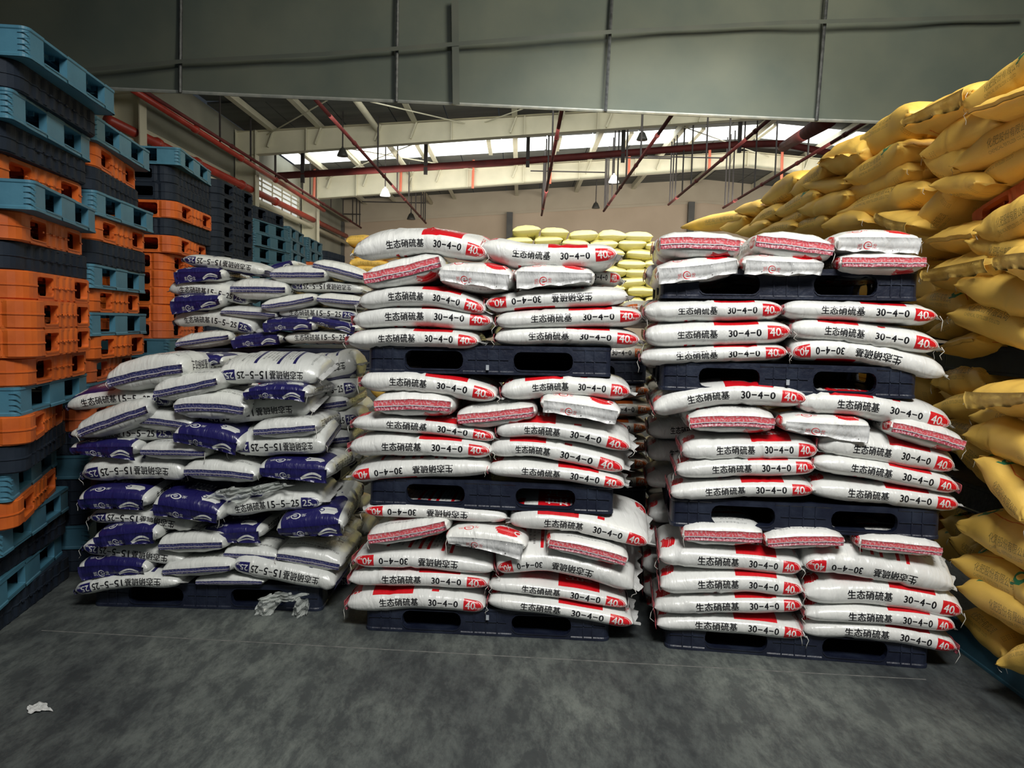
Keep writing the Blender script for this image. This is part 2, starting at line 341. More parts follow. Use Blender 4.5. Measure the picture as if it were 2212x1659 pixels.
# ---------------------------------------------------------------- sacks
def spow(x, p): return np.sign(x) * np.abs(x) ** p
def sack_body(L, W, T, nu, nv, rs, blunt, long, soft=False, wr=1.0):
    k = np.linspace(-1, 1, nu + 1); u = np.sin(k * math.pi / 2) * .55 + k * .45
    th = np.linspace(0, 2 * math.pi, nv + 1)
    U, H = np.meshgrid(u, th, indexing='ij'); n = 2 / 2.7
    au = np.abs(U); px = 8 if blunt else 7
    if soft: px = 3.2 if not blunt else 4
    a = W / 2 * ((1 - (.05 if blunt else .10) * au ** 10) if not soft else (.95 + .06 * au ** 4)); b = T / 2 * (np.clip(1 - au ** px, 0, 1)) ** (.42 if blunt else .45) * (1 if not soft else 1) ** 1 + .003 if not soft else T / 2 * (np.clip(1 - au ** px, 0, 1)) ** .62 + .003
    x = U * L / 2; y = -a * spow(np.cos(H), n); z = b * spow(np.sin(H), n)
    # lumps, pleats at the mouths and slanting folds
    p = [rs.uniform(0, 6.28) for _ in range(8)]
    lump = np.sin(U * 4.2 + p[0]) * np.cos(H * 2 + p[1]) * .5 + np.sin(U * 8.5 + p[2] + H) * .35 + np.sin(U * 2.3 + 3 * H + p[3]) * .25
    x0 = .05 * T * lump
    pl = (.022 if not soft else .04) * T * np.sin(H * 11 + p[4] + 4 * U) * au ** 5 * 2.2
    fold = 0
    for _ in range(int(3 + rs.random() * 4)):
        ph = rs.choice([-1, 1]) * rs.uniform(.5, 1.2); c = rs.uniform(-.85, .85); h0 = rs.uniform(0, 6.28); wd = rs.uniform(.025, .06)
        dh = (H - h0 + math.pi) % (2 * math.pi) - math.pi
        s = (U - c) + ph * dh * .16
        fold = fold + rs.uniform(.5, 1) * (np.exp(-(s / wd) ** 2) - .6 * np.exp(-((s - 1.7 * wd) / wd) ** 2)) * np.exp(-(dh / 1.0) ** 2)
    d = x0 + pl - (.085 if not soft else .06) * T * fold * wr
    r = np.sqrt((y / a) ** 2 + (z / b) ** 2) + 1e-6
    y = y + d * y / a / r * .6; z = z + d * z / b / r * np.clip(1.6 * (1 - au ** 6), 0, 1)
    xm = np.cumsum(np.r_[0, np.hypot(np.diff(W / 2 * spow(np.cos(th), n)), np.diff(T / 2 * spow(np.sin(th), n)))]); vv = xm / xm[-1]
    V = np.stack([x, y, z], -1)
    idx = np.arange((nu + 1) * (nv + 1)).reshape(nu + 1, nv + 1)
    # weld the seam column
    idm = idx.copy(); idm[:, nv] = idx[:, 0]
    f = np.stack([idm[:-1, :-1], idm[1:, :-1], idm[1:, 1:], idm[:-1, 1:]], -1).reshape(-1, 4)
    UVg = np.stack(np.broadcast_arrays((u * .5 + .5)[:, None], vv[None, :]), -1)
    fi = np.stack([idx[:-1, :-1], idx[1:, :-1], idx[1:, 1:], idx[:-1, 1:]], -1).reshape(-1, 4)
    uv = UVg.reshape(-1, 2)[fi]
    keep = np.ones(len(V.reshape(-1, 3)), bool); keep[idx[:, nv]] = False; remap = np.cumsum(keep) - 1
    f = remap[f]
    # close the mouths
    caps = [idx[0, :nv][::1], idx[nu, :nv][::-1]]
    return V.reshape(-1, 3)[keep], f.tolist(), uv, [remap[c].tolist() for c in caps]
def joined(name, col, parts, label, cat):
    V = np.concatenate([p[0] for p in parts]); base = V.mean(0); base[2] = V[:, 2].min()
    o = mesh(name, V - base, [q for p in parts for q in p[1]], MAT[col], None, True, np.concatenate([p[2] for p in parts]), loc=base); tag(o, label, cat, None, 'stuff')
class Space:
    """curved placement frame of one sack: centre line through three points, depth and up directions"""
    def __init__(s, A, Mi, B, depth, up, L, W, T, long, end, tilt=0.0, sag=0.0):
        s.A, s.M, s.B = (np.array(q) for q in (A, Mi, B)); s.L, s.W, s.T, s.long, s.end, s.sag = L, W, T, long, end, sag
        s.dep, s.up, s.tilt = np.array(depth), np.array(up), tilt
    def __call__(s, P):
        P = np.asarray(P, float); x, y, z = P[:, 0], P[:, 1], P[:, 2]
        if s.long: p = x / (s.L / 2); q = y + s.W / 2
        elif s.end == 1: p = y / (s.W / 2); q = s.L / 2 - x
        else: p = -y / (s.W / 2); q = x + s.L / 2
        pc = np.clip(p, -1, 1)
        C = s.M + np.outer(pc, (s.B - s.A) / 2) + np.outer(pc ** 2, (s.A + s.B) / 2 - s.M)
        t = (s.B - s.A) / 2 + np.outer(2 * pc, (s.A + s.B) / 2 - s.M); C = C + t * (p - pc)[:, None]
        t = t / np.linalg.norm(t, axis=1)[:, None]
        up = s.up - t * (t @ s.up)[:, None]; up /= np.linalg.norm(up, axis=1)[:, None]
        dep = s.dep - t * (t @ s.dep)[:, None]; dep /= np.linalg.norm(dep, axis=1)[:, None]
        c, n = math.cos(s.tilt), math.sin(s.tilt)
        d2 = dep * c + up * n; u2 = up * c - dep * n
        qq = q if s.long else q
        return C + d2 * qq[:, None] + u2 * (z - s.sag * q * q)[:, None]
def ribbon(L, W, T, side, mode, rs, small=False, slim=False, yel=False):
    """the stitched tape (mode s), the folded mouth flap (mode f) or the plain fringe (mode e) on one end"""
    ny = 8 if small else 20; nz = 3
    j = np.linspace(-1, 1, ny + 1); k = np.linspace(0, 1, nz + 1); J, K = np.meshgrid(j, k, indexing='ij')
    p = [rs.uniform(0, 6.28) for _ in range(4)]; skew = rs.uniform(-.4, .4); wv = np.sin(J * 7 + p[0]) * .5 + np.sin(J * 15 + p[1]) * .3
    w_ = W / 2 * (.93 if mode != 'f' else .90); y = J * w_
    if mode == 's' and yel: x = L / 2 + .003 + .012 * K + .004 * wv; z = T * (-.10 + .13 * K) + .004 * wv
    elif mode == 's': x = L / 2 + .003 + .003 * wv + .004 * np.sin(K * 3.1); z = T * (-.19 + (.40 if not slim else .27) * K) + .002 * wv
    elif mode == 'f' and yel: x = L / 2 + .004 + .03 * (1 - K) + .008 * wv * (1 - K); z = T * .04 - .03 * (1 - K) + .010 * wv * (1 - K)
    elif mode == 'f':
        h = min(.06, T * .6) * (1 + skew * J); x = L / 2 + .002 + .022 * np.sin(K * 2.2) + .008 * wv * (1 - K) * 2; z = T * .12 - h * (1 - K) + .006 * wv * (1 - K)
    else: x = L / 2 - .010 + .038 * K * (1 + .35 * wv); z = (-.010 * K + .014 * wv * K) + .0 * J; y = y * (1.02 - .12 * K)
    V = np.stack([x * side, y * side, z], -1).reshape(-1, 3); i = np.arange((ny + 1) * (nz + 1)).reshape(ny + 1, nz + 1)
    f = np.stack([i[:-1, :-1], i[1:, :-1], i[1:, 1:], i[:-1, 1:]], -1).reshape(-1, 4)
    UV = np.stack([(J + 1) / 2, K], -1).reshape(-1, 2)[f]
    # thin but solid: a second skin 1.5 mm behind
    V2 = V - np.array([.0015 * side, 0, .0008]); n = len(V); f2 = f[:, ::-1] + n
    rim = np.r_[i[:, 0], i[-1, 1:], i[-2::-1, -1], i[0, -2:0:-1]]; rf = [[int(rim[a]), int(rim[(a + 1) % len(rim)]), int(rim[(a + 1) % len(rim)] + n), int(rim[a] + n)] for a in range(len(rim))]
    UV = np.concatenate([UV.reshape(-1, 2), UV[:, ::-1].reshape(-1, 2), np.full((4 * len(rf), 2), .5)])
    return np.concatenate([V, V2]), f.tolist() + f2.tolist() + rf, UV
def thread(L, W, side, corner, rs):
    a = MB(); x0, y0 = side * (L / 2 + .004), corner * W / 2 * .93; ln = rs.uniform(.03, .07)
    pts = [(x0, y0, 0), (x0 + side * .012, y0 + corner * .006, -.3 * ln), (x0 + side * .008 + rs.uniform(-.01, .01), y0 + corner * .004, -.7 * ln), (x0 + side * rs.uniform(0, .02), y0, -ln)]
    a.tube(pts, .0013, 4); return np.array(a.v), a.f
def sack(col, kind, A, Mi, B, T, depth, label, cat='sack', group=None, W=.42, L=.66, tilt=0, seed=0, lod=0, up=(0, 0, 1), parts=True, sag=.0, name='sack', collect=None):
    """col: print (r n o y p); kind: A B U V long sides, S stitched end, F flap end (E plain end)"""
    rs = random.Random(seed); long = kind in 'ABUV'
    A, Mi, B = Vector(A), Vector(Mi), Vector(B); span = (B - Mi).length + (Mi - A).length
    if long: L = span
    else: W = span
    end = 1
    if kind == 'F' and col == 'n' or kind == 'S' and col != 'n': end = 0
    sp = Space(A, Mi, B, depth, up, L, W, T, long, end, tilt, sag)
    nu, nv = [(44, 36), (24, 20), (14, 12)][lod]
    V, f, uv, caps = sack_body(L, W, T * (1.04 if col not in 'yp' else 1.16), nu, nv, rs, not long, long, col in 'yp')
    if kind in 'B': uv = np.stack([1 - uv[..., 0], .5 - uv[..., 1]], -1)
    if kind in 'U': uv = np.stack([1 - uv[..., 0], -uv[..., 1]], -1)
    if col == 'y': uv = uv + np.array([0, rs.choice([0, .12, .5, .62, .3])])
    if kind == 'V': uv = np.stack([uv[..., 0], .5 + uv[..., 1]], -1)
    if kind == 'S': uv = np.stack([uv[..., 0], -uv[..., 1]], -1)
    uvf = uv.reshape(-1, 2)
    f = f + caps; uvf = np.concatenate([uvf, np.zeros((len(caps[0]) + len(caps[1]), 2))])
    Wd = sp(V); base = Wd.mean(0).copy(); base[2] = Wd[:, 2].min()
    if collect is not None:
        n = sum(len(c[0]) for c in collect); collect.append((Wd, [[q + n for q in p] for p in f], uvf)); return None
    if lod == 2 or not parts:
        o = mesh(name, Wd - base, f, MAT[col], None, True, uvf, loc=base); tag(o, label, cat, group); return o
    root = empty(name, base); tag(root, label, cat, group)
    mesh('sack_body', Wd - base, f, MAT[col], root, True, uvf)
    ends = [(1, 'e'), (-1, 'e')] if long else [(1 if end == 1 else -1, kind.lower() if kind != 'E' else 'e')]
    for sd, mo in ends:
        if long and mo == 'e':
            md = 's' if rs.random() < (.85 if sd < 0 else .12) else 'e'
            v_, f_, u_ = ribbon(L, W, T, sd, md, rs, lod > 0, col == 'n', col in 'yp'); nm = 'end_seam'; mt = MAT[col + 's'] if md == 's' or col in 'yp' else MAT['ear']
            if rs.random() < .2 and md == 's' and col in 'rn' and sd == (1 if col == 'r' else -1): mt = MAT[col + 'f']; nm = 'end_flap'
        elif mo == 'f': v_, f_, u_ = ribbon(L, W, T, sd, 'f', rs, lod > 0); nm = 'end_flap'; mt = MAT[col + 'f']
        else: v_, f_, u_ = ribbon(L, W, T, sd, mo, rs, lod > 0, col == 'n', col in 'yp'); nm = 'end_seam'; mt = MAT[col + 's']
        eo = mesh(nm, sp(v_) - base, f_, mt, root, True, u_)
        if lod == 0 and (rs.random() < .6):
            cr = -1 if long else rs.choice([-1, 1]); v_, f_ = thread(L, W, sd, cr, rs); mesh('loose_thread', sp(v_) - base, f_, MAT['thread'], eo, True)
    return root
# ---------------------------------------------------------------- pallets
def shell(Wd, D, H, r, ops, rib, lip, off=.0, thick=.035):
    """side wall of a pallet: rounded rectangle with openings (side, centre, width, z0, z1, corner) and ribs"""
    vs_, fs = [], []
    cols = []; sides = [(Wd, 0), (D, 1), (Wd, 2), (D, 3)]
    for Ls, sd in sides:
        h = Ls / 2 - r; ts = set(np.round(np.linspace(-h, h, int(2 * h / .022) + 1), 4))
        for (s2, c, w_, z0, z1, rc) in ops:
            if (s2 % 2 != sd % 2) if s2 < 9 else sd != 0: continue
            ts -= {t for t in ts if c - w_ / 2 - .004 < t < c + w_ / 2 + .004}
            for k in range(4):
                ts |= {round(c - w_ / 2 + rc * (1 - math.cos(k * math.pi / 6)), 4), round(c + w_ / 2 - rc * (1 - math.cos(k * math.pi / 6)), 4)}
            ts |= {round(c - w_ / 2, 4), round(c + w_ / 2, 4)}
        for t in sorted(ts):
            hole = None
            for (s2, c, w_, z0, z1, rc) in ops:
                if ((s2 % 2 == sd % 2) if s2 < 9 else sd == 0) and c - w_ / 2 - 1e-6 <= t <= c + w_ / 2 + 1e-6:
                    e = min(t - (c - w_ / 2), (c + w_ / 2) - t); q = 0
                    if e < rc: q = rc - math.sqrt(max(0, rc * rc - (rc - max(e, 0)) ** 2))
                    hole = (z0 + q, z1 - q)
            rb = rib * (1 if int(abs(t) / .044 + .5) % 2 else 0) if hole is None and abs(t) < h - .01 else 0
            cols.append([sd, t, Ls, hole, rb])
        for k in range(1, 5): cols.append([sd, None, k / 5, None, 0])
    def pos(c):
        sd, t, Ls, hole, rb = c; hw, hd = Wd / 2, D / 2
        nrm = [(0, -1), (1, 0), (0, 1), (-1, 0)][sd]; tg = [(1, 0), (0, 1), (-1, 0), (0, -1)][sd]; dist = hd if sd % 2 == 0 else hw
        if t is not None: return (nrm[0] * dist + tg[0] * t, nrm[1] * dist + tg[1] * t), nrm
        a = Ls * math.pi / 2; h = (Wd if sd % 2 == 0 else D) / 2 - r
        cx = nrm[0] * (dist - r) + tg[0] * h; cy = nrm[1] * (dist - r) + tg[1] * h
        n2 = (nrm[0] * math.cos(a) + tg[0] * math.sin(a), nrm[1] * math.cos(a) + tg[1] * math.sin(a)); return (cx + n2[0] * r, cy + n2[1] * r), n2
    eg = lip if lip else -.009
    rows = [(0, eg), (.05, lip), (.09, lip), (.13, 0), (.47, 0), (.485, .004 * (rib > 0)), (.53, .004 * (rib > 0)), (.545, 0), (.87, 0), (.91, lip), (.955, lip), (1, eg)]
    n = len(cols); P = [pos(c) for c in cols]
    def vert(p, nr, z, o): vs_.append((p[0] + nr[0] * o, p[1] + nr[1] * o, z)); return len(vs_) - 1
    for i in range(n):
        a, b = cols[i], cols[(i + 1) % n]; (pa, na), (pb, nb) = P[i], P[(i + 1) % n]
        if a[3] and b[3]:
            for (za0, za1, zb0, zb1) in ((0, a[3][0], 0, b[3][0]), (a[3][1], H, b[3][1], H)):
                q = [vert(pa, na, za0, 0), vert(pb, nb, zb0, 0), vert(pb, nb, zb1, 0), vert(pa, na, za1, 0)]; fs.append(q)
            for e in (0, 1):
                q = [vert(pa, na, a[3][e], 0), vert(pb, nb, b[3][e], 0), vert(pb, nb, b[3][e], -thick), vert(pa, na, a[3][e], -thick)]; fs.append(q if e == 0 else q[::-1])
                l0, l1 = (.004, .006)
                q = [vert(pa, na, a[3][e], l0), vert(pb, nb, b[3][e], l0), vert(pb, nb, b[3][e] + (-1, 1)[e] * l1, l0), vert(pa, na, a[3][e] + (-1, 1)[e] * l1, l0)]; fs.append(q)
        else:
            for (z0, o0), (z1, o1) in zip(rows[:-1], rows[1:]):
                ra, rb = (a[4] * .5 + b[4] * .5,) * 2 if False else (a[4], b[4])
                k0 = 0 if o0 == lip and lip else 1; k1 = 0 if o1 == lip and lip else 1
                fs.append([vert(pa, na, z0 * H, o0 - ra * k0), vert(pb, nb, z0 * H, o0 - rb * k0), vert(pb, nb, z1 * H, o1 - rb * k1), vert(pa, na, z1 * H, o1 - ra * k1)])
        for c, (p, nr), d in ((a, (pa, na), 1), (b, (pb, nb), -1)):
            oth = b if d == 1 else a
            if c[3] and not oth[3]: fs.append([vert(p, nr, c[3][0], 0), vert(p, nr, c[3][1], 0), vert(p, nr, c[3][1], -thick), vert(p, nr, c[3][0], -thick)])
    return vs_, fs
def slab(Wd, D, r, z0, z1):
    pts = []
    for cx, cy, a0 in ((1, -1, -90), (1, 1, 0), (-1, 1, 90), (-1, -1, 180)):
        for k in range(6): a = math.radians(a0 + 18 * k); pts.append((cx * (Wd / 2 - r) + r * math.cos(a), cy * (D / 2 - r) + r * math.sin(a)))
    n = len(pts); v = [(x, y, z0) for x, y in pts] + [(x, y, z1) for x, y in pts]
    return v, [list(range(n))[::-1], list(range(n, 2 * n))] + [[i, (i + 1) % n, n + (i + 1) % n, n + i] for i in range(n)]
PH = .134
_pcache = {}
def weld(o):
    import bmesh
    b = bmesh.new(); b.from_mesh(o.data); bmesh.ops.remove_doubles(b, verts=b.verts, dist=.0004); bmesh.ops.recalc_face_normals(b, faces=b.faces); b.to_mesh(o.data); b.free()
PMAT = {
 'blue': surf('steel_blue_plastic', (.05, .17, .25), (.07, .22, .31), .5, 5, .15), 'teal': surf('dull_teal_plastic', (.03, .11, .16), (.045, .14, .20), .55, 5, .15),
 'orange': surf('orange_plastic', (.50, .09, .010), (.80, .17, .02), .55, 4, .2), 'rust': surf('dark_orange_plastic', (.42, .085, .02), (.55, .12, .03), .55, 4, .2),
 'navy': surf('slate_navy_plastic', (.008, .013, .024), (.018, .027, .042), .65, 5, .2, spec=.22), 'load': surf('scuffed_midnight_blue_plastic', (.005, .008, .022), (.024, .033, .056), .45, 9, .3, contrast=(.42, .78)),
}
for k, nm in enumerate(('pale_scuff',)): PMAT['scuff'] = surf('pale_scuffed_plastic', (.30, .34, .40), (.45, .48, .5), .6)
STY = {  # size, corner, openings, rib, lip
 'blue': (1.0, .97, .03, [(s, c, .23, .022, PH - .014, .004) for s in (0, 1) for c in (-.22, .22)], 0, .004),
 'orange': (1.0, .97, .10, [(s, c, .20, .022, PH - .020, .016) for s in (0, 1) for c in (-.23, .27)], .007, 0),
 'navy': (1.0, .97, .09, [(0, c, .2, .03, PH - .03, .01) for c in (-.25, .25)], .008, 0),
 'load': (1.2, 1.0, .035, [(10, c, .29, .022, PH - .026, .035) for c in (-.27, .27)] + [(1, c, .25, .022, PH - .026, .035) for c in (-.24, .24)], .0, .0035),
}
def pallet(col, style, loc, rz, label, group=None, sx=1.0, rx=0, ry=0):
    key = (style, col)
    root = empty('pallet', loc, rz, rx, ry); root.scale = (sx, 1, 1); tag(root, label, 'pallet', group)
    if key not in _pcache:
        Wd, D, r, ops, rib, lip = STY[style]; m = PMAT[col]; L = []
        v, f = shell(Wd, D, PH, r, ops, rib, lip); o = mesh('side_wall', v, f, m); weld(o); L.append(o)
        v, f = slab(Wd - .01, D - .01, r, PH - .012, PH + .001); L.append(mesh('top_deck', v, f, m))
        v, f = slab(Wd - .01, D - .01, r, 0, .016); L.append(mesh('base_deck', v, f, m))
        g = MB()
        for k in range(-4, 5): g.box((k * Wd / 9.5, 0, PH - .022), (.012, D - .1, .022))
        for k in range(-3, 4): g.box((0, k * D / 8, PH - .022), (Wd - .1, .012, .022))
        L.append(tag(g.build('deck_rib_grid', m), kind='stuff'))
        g = MB(); hx, hy = Wd / 2, D / 2
        if style == 'blue':   # four little slots on every corner
            for cx, cy in ((1, -1), (-1, -1)):
                for k in range(4): g.box((cx * (hx - .012), cy * (hy + .001), .028 + k * .026), (.05, .006, .003))
        elif style == 'load':
            for x in (-.52, -.475, -.06, .0, .055, .475, .52): g.box((x, -hy - .001, PH / 2), (.006, .008, PH * .8))
            for x, w_ in ((-.5, .16), (0, .2), (.5, .16)): g.box((x, -hy - .001, PH * .52), (w_, .008, .004))
        else:
            for s in (-1, 1):
                for k in range(-4, 5): g.box((s * (hx + .001), k * .044, PH * .5), (.006, .020, .008))
        L.append(tag(g.build('side_ridge', m), kind='stuff')); _pcache[key] = L
        for o in L: o.parent = root
        if style == 'load': pass
    else:
        for o in _pcache[key]:
            c = o.copy(); COL.objects.link(c); c.parent = root
    return root
# ================================================================ SETTING
def structure(o): o['kind'] = 'structure'; return o
floor_m = surf('worn_concrete', (.047, .054, .057), (.138, .153, .143), .62, 1.3, .25, stretch=(1, .75, 1), contrast=(.36, .66), bscale=30)
nt = floor_m.node_tree; b = nt.nodes['Principled BSDF']; src = b.inputs['Base Color'].links[0].from_socket
tc = N(nt, 'ShaderNodeTexCoord'); mp = N(nt, 'ShaderNodeMapping'); mp.inputs['Rotation'].default_value = (0, 0, .45); mp.inputs['Scale'].default_value = (5, 1.9, 1); nt.links.new(tc.outputs['Object'], mp.inputs[0])
nz = N(nt, 'ShaderNodeTexNoise'); nz.inputs['Scale'].default_value = 2.0; nz.inputs['Detail'].default_value = 12; nz.inputs['Roughness'].default_value = .8; nz.inputs['Distortion'].default_value = .15; nt.links.new(mp.outputs[0], nz.inputs['Vector'])
cr = N(nt, 'ShaderNodeValToRGB'); cr.color_ramp.elements[0].position = .43; cr.color_ramp.elements[0].color = (.50, .52, .54, 1); cr.color_ramp.elements[1].position = .60; cr.color_ramp.elements[1].color = (1.2, 1.22, 1.18, 1); nt.links.new(nz.outputs[0], cr.inputs[0])
mx = N(nt, 'ShaderNodeMix', data_type='RGBA', blend_type='MULTIPLY'); mx.inputs[0].default_value = 1; nt.links.new(src, mx.inputs[6]); nt.links.new(cr.outputs[0], mx.inputs[7]); nt.links.new(mx.outputs[2], b.inputs['Base Color'])
structure(mesh('floor', [(-9, -3, 0), (24, -3, 0), (24, 34, 0), (-9, 34, 0)], [(0, 1, 2, 3)], floor_m))
g0, g1 = onZ(90, 1362), onZ(2000, 1468)
gm = surf('joint_sealant', (.10, .105, .10), (.2, .2, .19), .8, 20)
d = (g1 - g0); structure(MB().box((0, 0, .0005), (d.length, .006, .001)).build('trim_1', gm)).location = (g0 + g1) / 2
bpy.data.objects['trim_1'].rotation_euler = (0, 0, math.atan2(d.y, d.x))
wall_m = surf('beige_wall_sheet', (.54, .43, .32), (.62, .50, .38), .7, .6)
steel_m = surf('cream_painted_steel', (.62, .60, .46), (.70, .67, .52), .5, 2)
roof_m = surf('grey_roof_lining', (.10, .11, .11), (.15, .155, .15), .7, 1.2, stretch=(.3, 3, 1))
dark_m = surf('dark_steel', (.035, .03, .03), (.05, .045, .045), .6, 3)
pipe_m = surf('red_painted_pipe', (.10, .014, .014), (.16, .022, .02), .7, 3); pipe_l = surf('bright_red_pipe', (.36, .035, .02), (.50, .05, .03), .4, 3)
YE = 32.0; XL, XR_, XM = -7.3, 21.9, 7.3
def zr(x): return 6.35 + (1.12) * (1 - abs(x - XM) / 14.6)
structure(MB().quad((XL, YE, 0), (XR_, YE, 0), (XR_, YE, zr(XR_)), (XM, YE, zr(XM)), (XL, YE, zr(XL))).build('wall_back', wall_m))
structure(MB().quad((XL, -3, 0), (XL, YE, 0), (XL, YE, zr(XL)), (XL, -3, zr(XL))).build('wall_left', surf('grey_green_panel', (.26, .27, .22), (.34, .34, .28), .7, .7)))
structure(MB().quad((XR_, -3, 0), (XR_, YE, 0), (XR_, YE, zr(XR_)), (XR_, -3, zr(XR_))).build('wall_right', wall_m))
roof = empty('ceiling', (0, 0, 0)); structure(roof)
k = 0
for x0, x1 in ((XL, XM), (XM, XR_)):
    n = 11; 
    for i in range(n):
        a = x0 + (x1 - x0) * i / n; c = x0 + (x1 - x0) * (i + 1) / n
        for y0, y1 in ((11.2, 16.6), (18.2, 23.2), (25.0, YE)):
            m_ = MB(); m_.box(((a + c) / 2, (y0 + y1) / 2, (zr(a) + zr(c)) / 2 + .03), (abs(c - a) - .02, y1 - y0, .05), Matrix.Rotation(-math.atan2(zr(c) - zr(a), c - a), 3, 'Y'))
            o = m_.build('roof_panel', roof_m, roof)
lit, ntl, bl = newmat('daylit_roof_glazing'); bl.inputs['Base Color'].default_value = (.8, .85, .85, 1); bl.inputs['Emission Color'].default_value = (.95, 1, 1, 1); bl.inputs['Emission Strength'].default_value = 2.2
lit2 = lit.copy(); lit2.name = 'hazy_window_pane'; lit2.node_tree.nodes['Principled BSDF'].inputs['Emission Strength'].default_value = .45
wn = 0
for (y0, y1) in ((16.6, 18.2), (23.2, 25.0)):
    wn += 1; r_ = empty('window_%d' % wn, (0, 0, 0)); structure(r_)
    for i in range(14):
        a = XL + (XR_ - XL) * i / 14; c = XL + (XR_ - XL) * (i + 1) / 14
        if c < -3 and y0 < 20: 
            MB().box(((a + c) / 2, (y0 + y1) / 2, (zr(a) + zr(c)) / 2 + .03), (c - a, y1 - y0, .05)).build('roof_panel', roof_m, r_); continue
        m_ = MB(); m_.box(((a + c) / 2, (y0 + y1) / 2, (zr(a) + zr(c)) / 2 + .03), (c - a - .12, y1 - y0 - .02, .03), Matrix.Rotation(-math.atan2(zr(c) - zr(a), c - a), 3, 'Y')); m_.build('pane', lit, r_)
        m_ = MB(); m_.box((c, (y0 + y1) / 2, zr(c)), (.12, y1 - y0, .10)); m_.build('glazing_bar', steel_m, r_)
# portal frames
tn = 1
def frame(Y, depth):
    global tn
    tn += 1; r_ = empty('trim_%d' % tn, (0, Y, 0)); structure(r_)
    for x0, x1 in ((XL, XM), (XM, XR_)):
        m_ = MB(); n = 8
        for i in range(n):
            a = x0 + (x1 - x0) * i / n; c = x0 + (x1 - x0) * (i + 1) / n
            da, dc = (depth * (1.25 - .45 * (1 - abs(q - XM) / 14.6)) for q in (a, c))
            for yy in (0,):
                m_.quad((a, yy, zr(a) - .22 - da), (c, yy, zr(c) - .22 - dc), (c, yy, zr(c) - .22), (a, yy, zr(a) - .22))
            m_.quad((a, -.13, zr(a) - .22 - da), (a, .13, zr(a) - .22 - da), (c, .13, zr(c) - .22 - dc), (c, -.13, zr(c) - .22 - dc))
            m_.quad((a, -.13, zr(a) - .2), (a, .13, zr(a) - .2), (c, .13, zr(c) - .2), (c, -.13, zr(c) - .2))
            m_.box((c, -.06, zr(c) - .22 - dc / 2), (.02, .12, dc))
        m_.build('rafter', steel_m, r_)
    for x in (XL + .3, XR_ - .3):
        MB().box((x, 0, 3.1), (.5, .02, 6.2)).box((x - .25, 0, 3.1), (.02, .26, 6.2)).box((x + .25, 0, 3.1), (.02, .26, 6.2)).build('column', steel_m, r_)
for Y, dd_ in ((14, .62), (20, .46), (26, .58)): frame(Y, dd_)
tn += 1; r_ = structure(empty('trim_%d' % tn, (0, 0, 0)))
for x0, x1 in ((XL, XM), (XM, XR_)):
    MB().quad((x0, YE - .12, zr(x0) - .95), (x1, YE - .12, zr(x1) - .95), (x1, YE - .12, zr(x1) - .85), (x0, YE - .12, zr(x0) - .85)).quad((x0, YE - .05, zr(x0) - .9), (x1, YE - .05, zr(x1) - .9), (x1, YE - .05, zr(x1)), (x0, YE - .05, zr(x0))).build('gable_band', surf('pale_gable_sheet', (.50, .43, .33), (.56, .49, .38), .7, 1), r_)
for px in (1101, 1492, 737): X = onY(px, 470, YE - .2).x; MB().box((X, YE - .2, (zr(X) - .9) / 2), (.24, .25, zr(X) - .9)).build('wall_column', surf('grey_column', (.10, .10, .10), (.14, .14, .13), .7, 2), r_)
# purlins and round struts running down the hall
for x, w_ in ((-6.4, .2), (-5.2, .2), (-3.7, .16), (-2.8, .2), (-.3, .2), (.9, .16), (2.1, .2), (4.4, .2), (6.8, .2), (9.2, .2), (11.5, .2), (14, .2), (17, .2)):
    tn += 1; r_ = structure(empty('trim_%d' % tn, (x, 21.5, zr(x) - .12)))
    if w_ > .17: MB().box((0, 0, 0), (.05, 21, .2)).box((.05, 0, -.1), (.13, 21, .012)).build('purlin', steel_m, r_)
    else: MB().tube([(0, -10.5, -.2), (0, 10.5, -.2)], .075, 10).build('strut', steel_m, r_, True)
    for Y in (14, 20, 26): MB().box((.02, Y - 21.5 - .06, -.3), (.03, .10, .42), Matrix.Rotation(.35, 3, 'Y')).build('knee_brace', steel_m, r_)
for (a, c, Y0, Y1) in ((-6.5, -1.5, 14, 20), (-1.5, -6.5, 14, 20), (-1.0, 4.5, 14, 20), (4.5, -1, 14, 20), (-6.5, -1.5, 20, 26), (-1.5, -6.5, 20, 26), (3, 8, 20, 26)):
    tn += 1; MB().tube([(a, Y0, zr(a) - .3), (c, Y1, zr(c) - .3)], .016, 5).build('trim_%d' % tn, steel_m)['kind'] = 'structure'
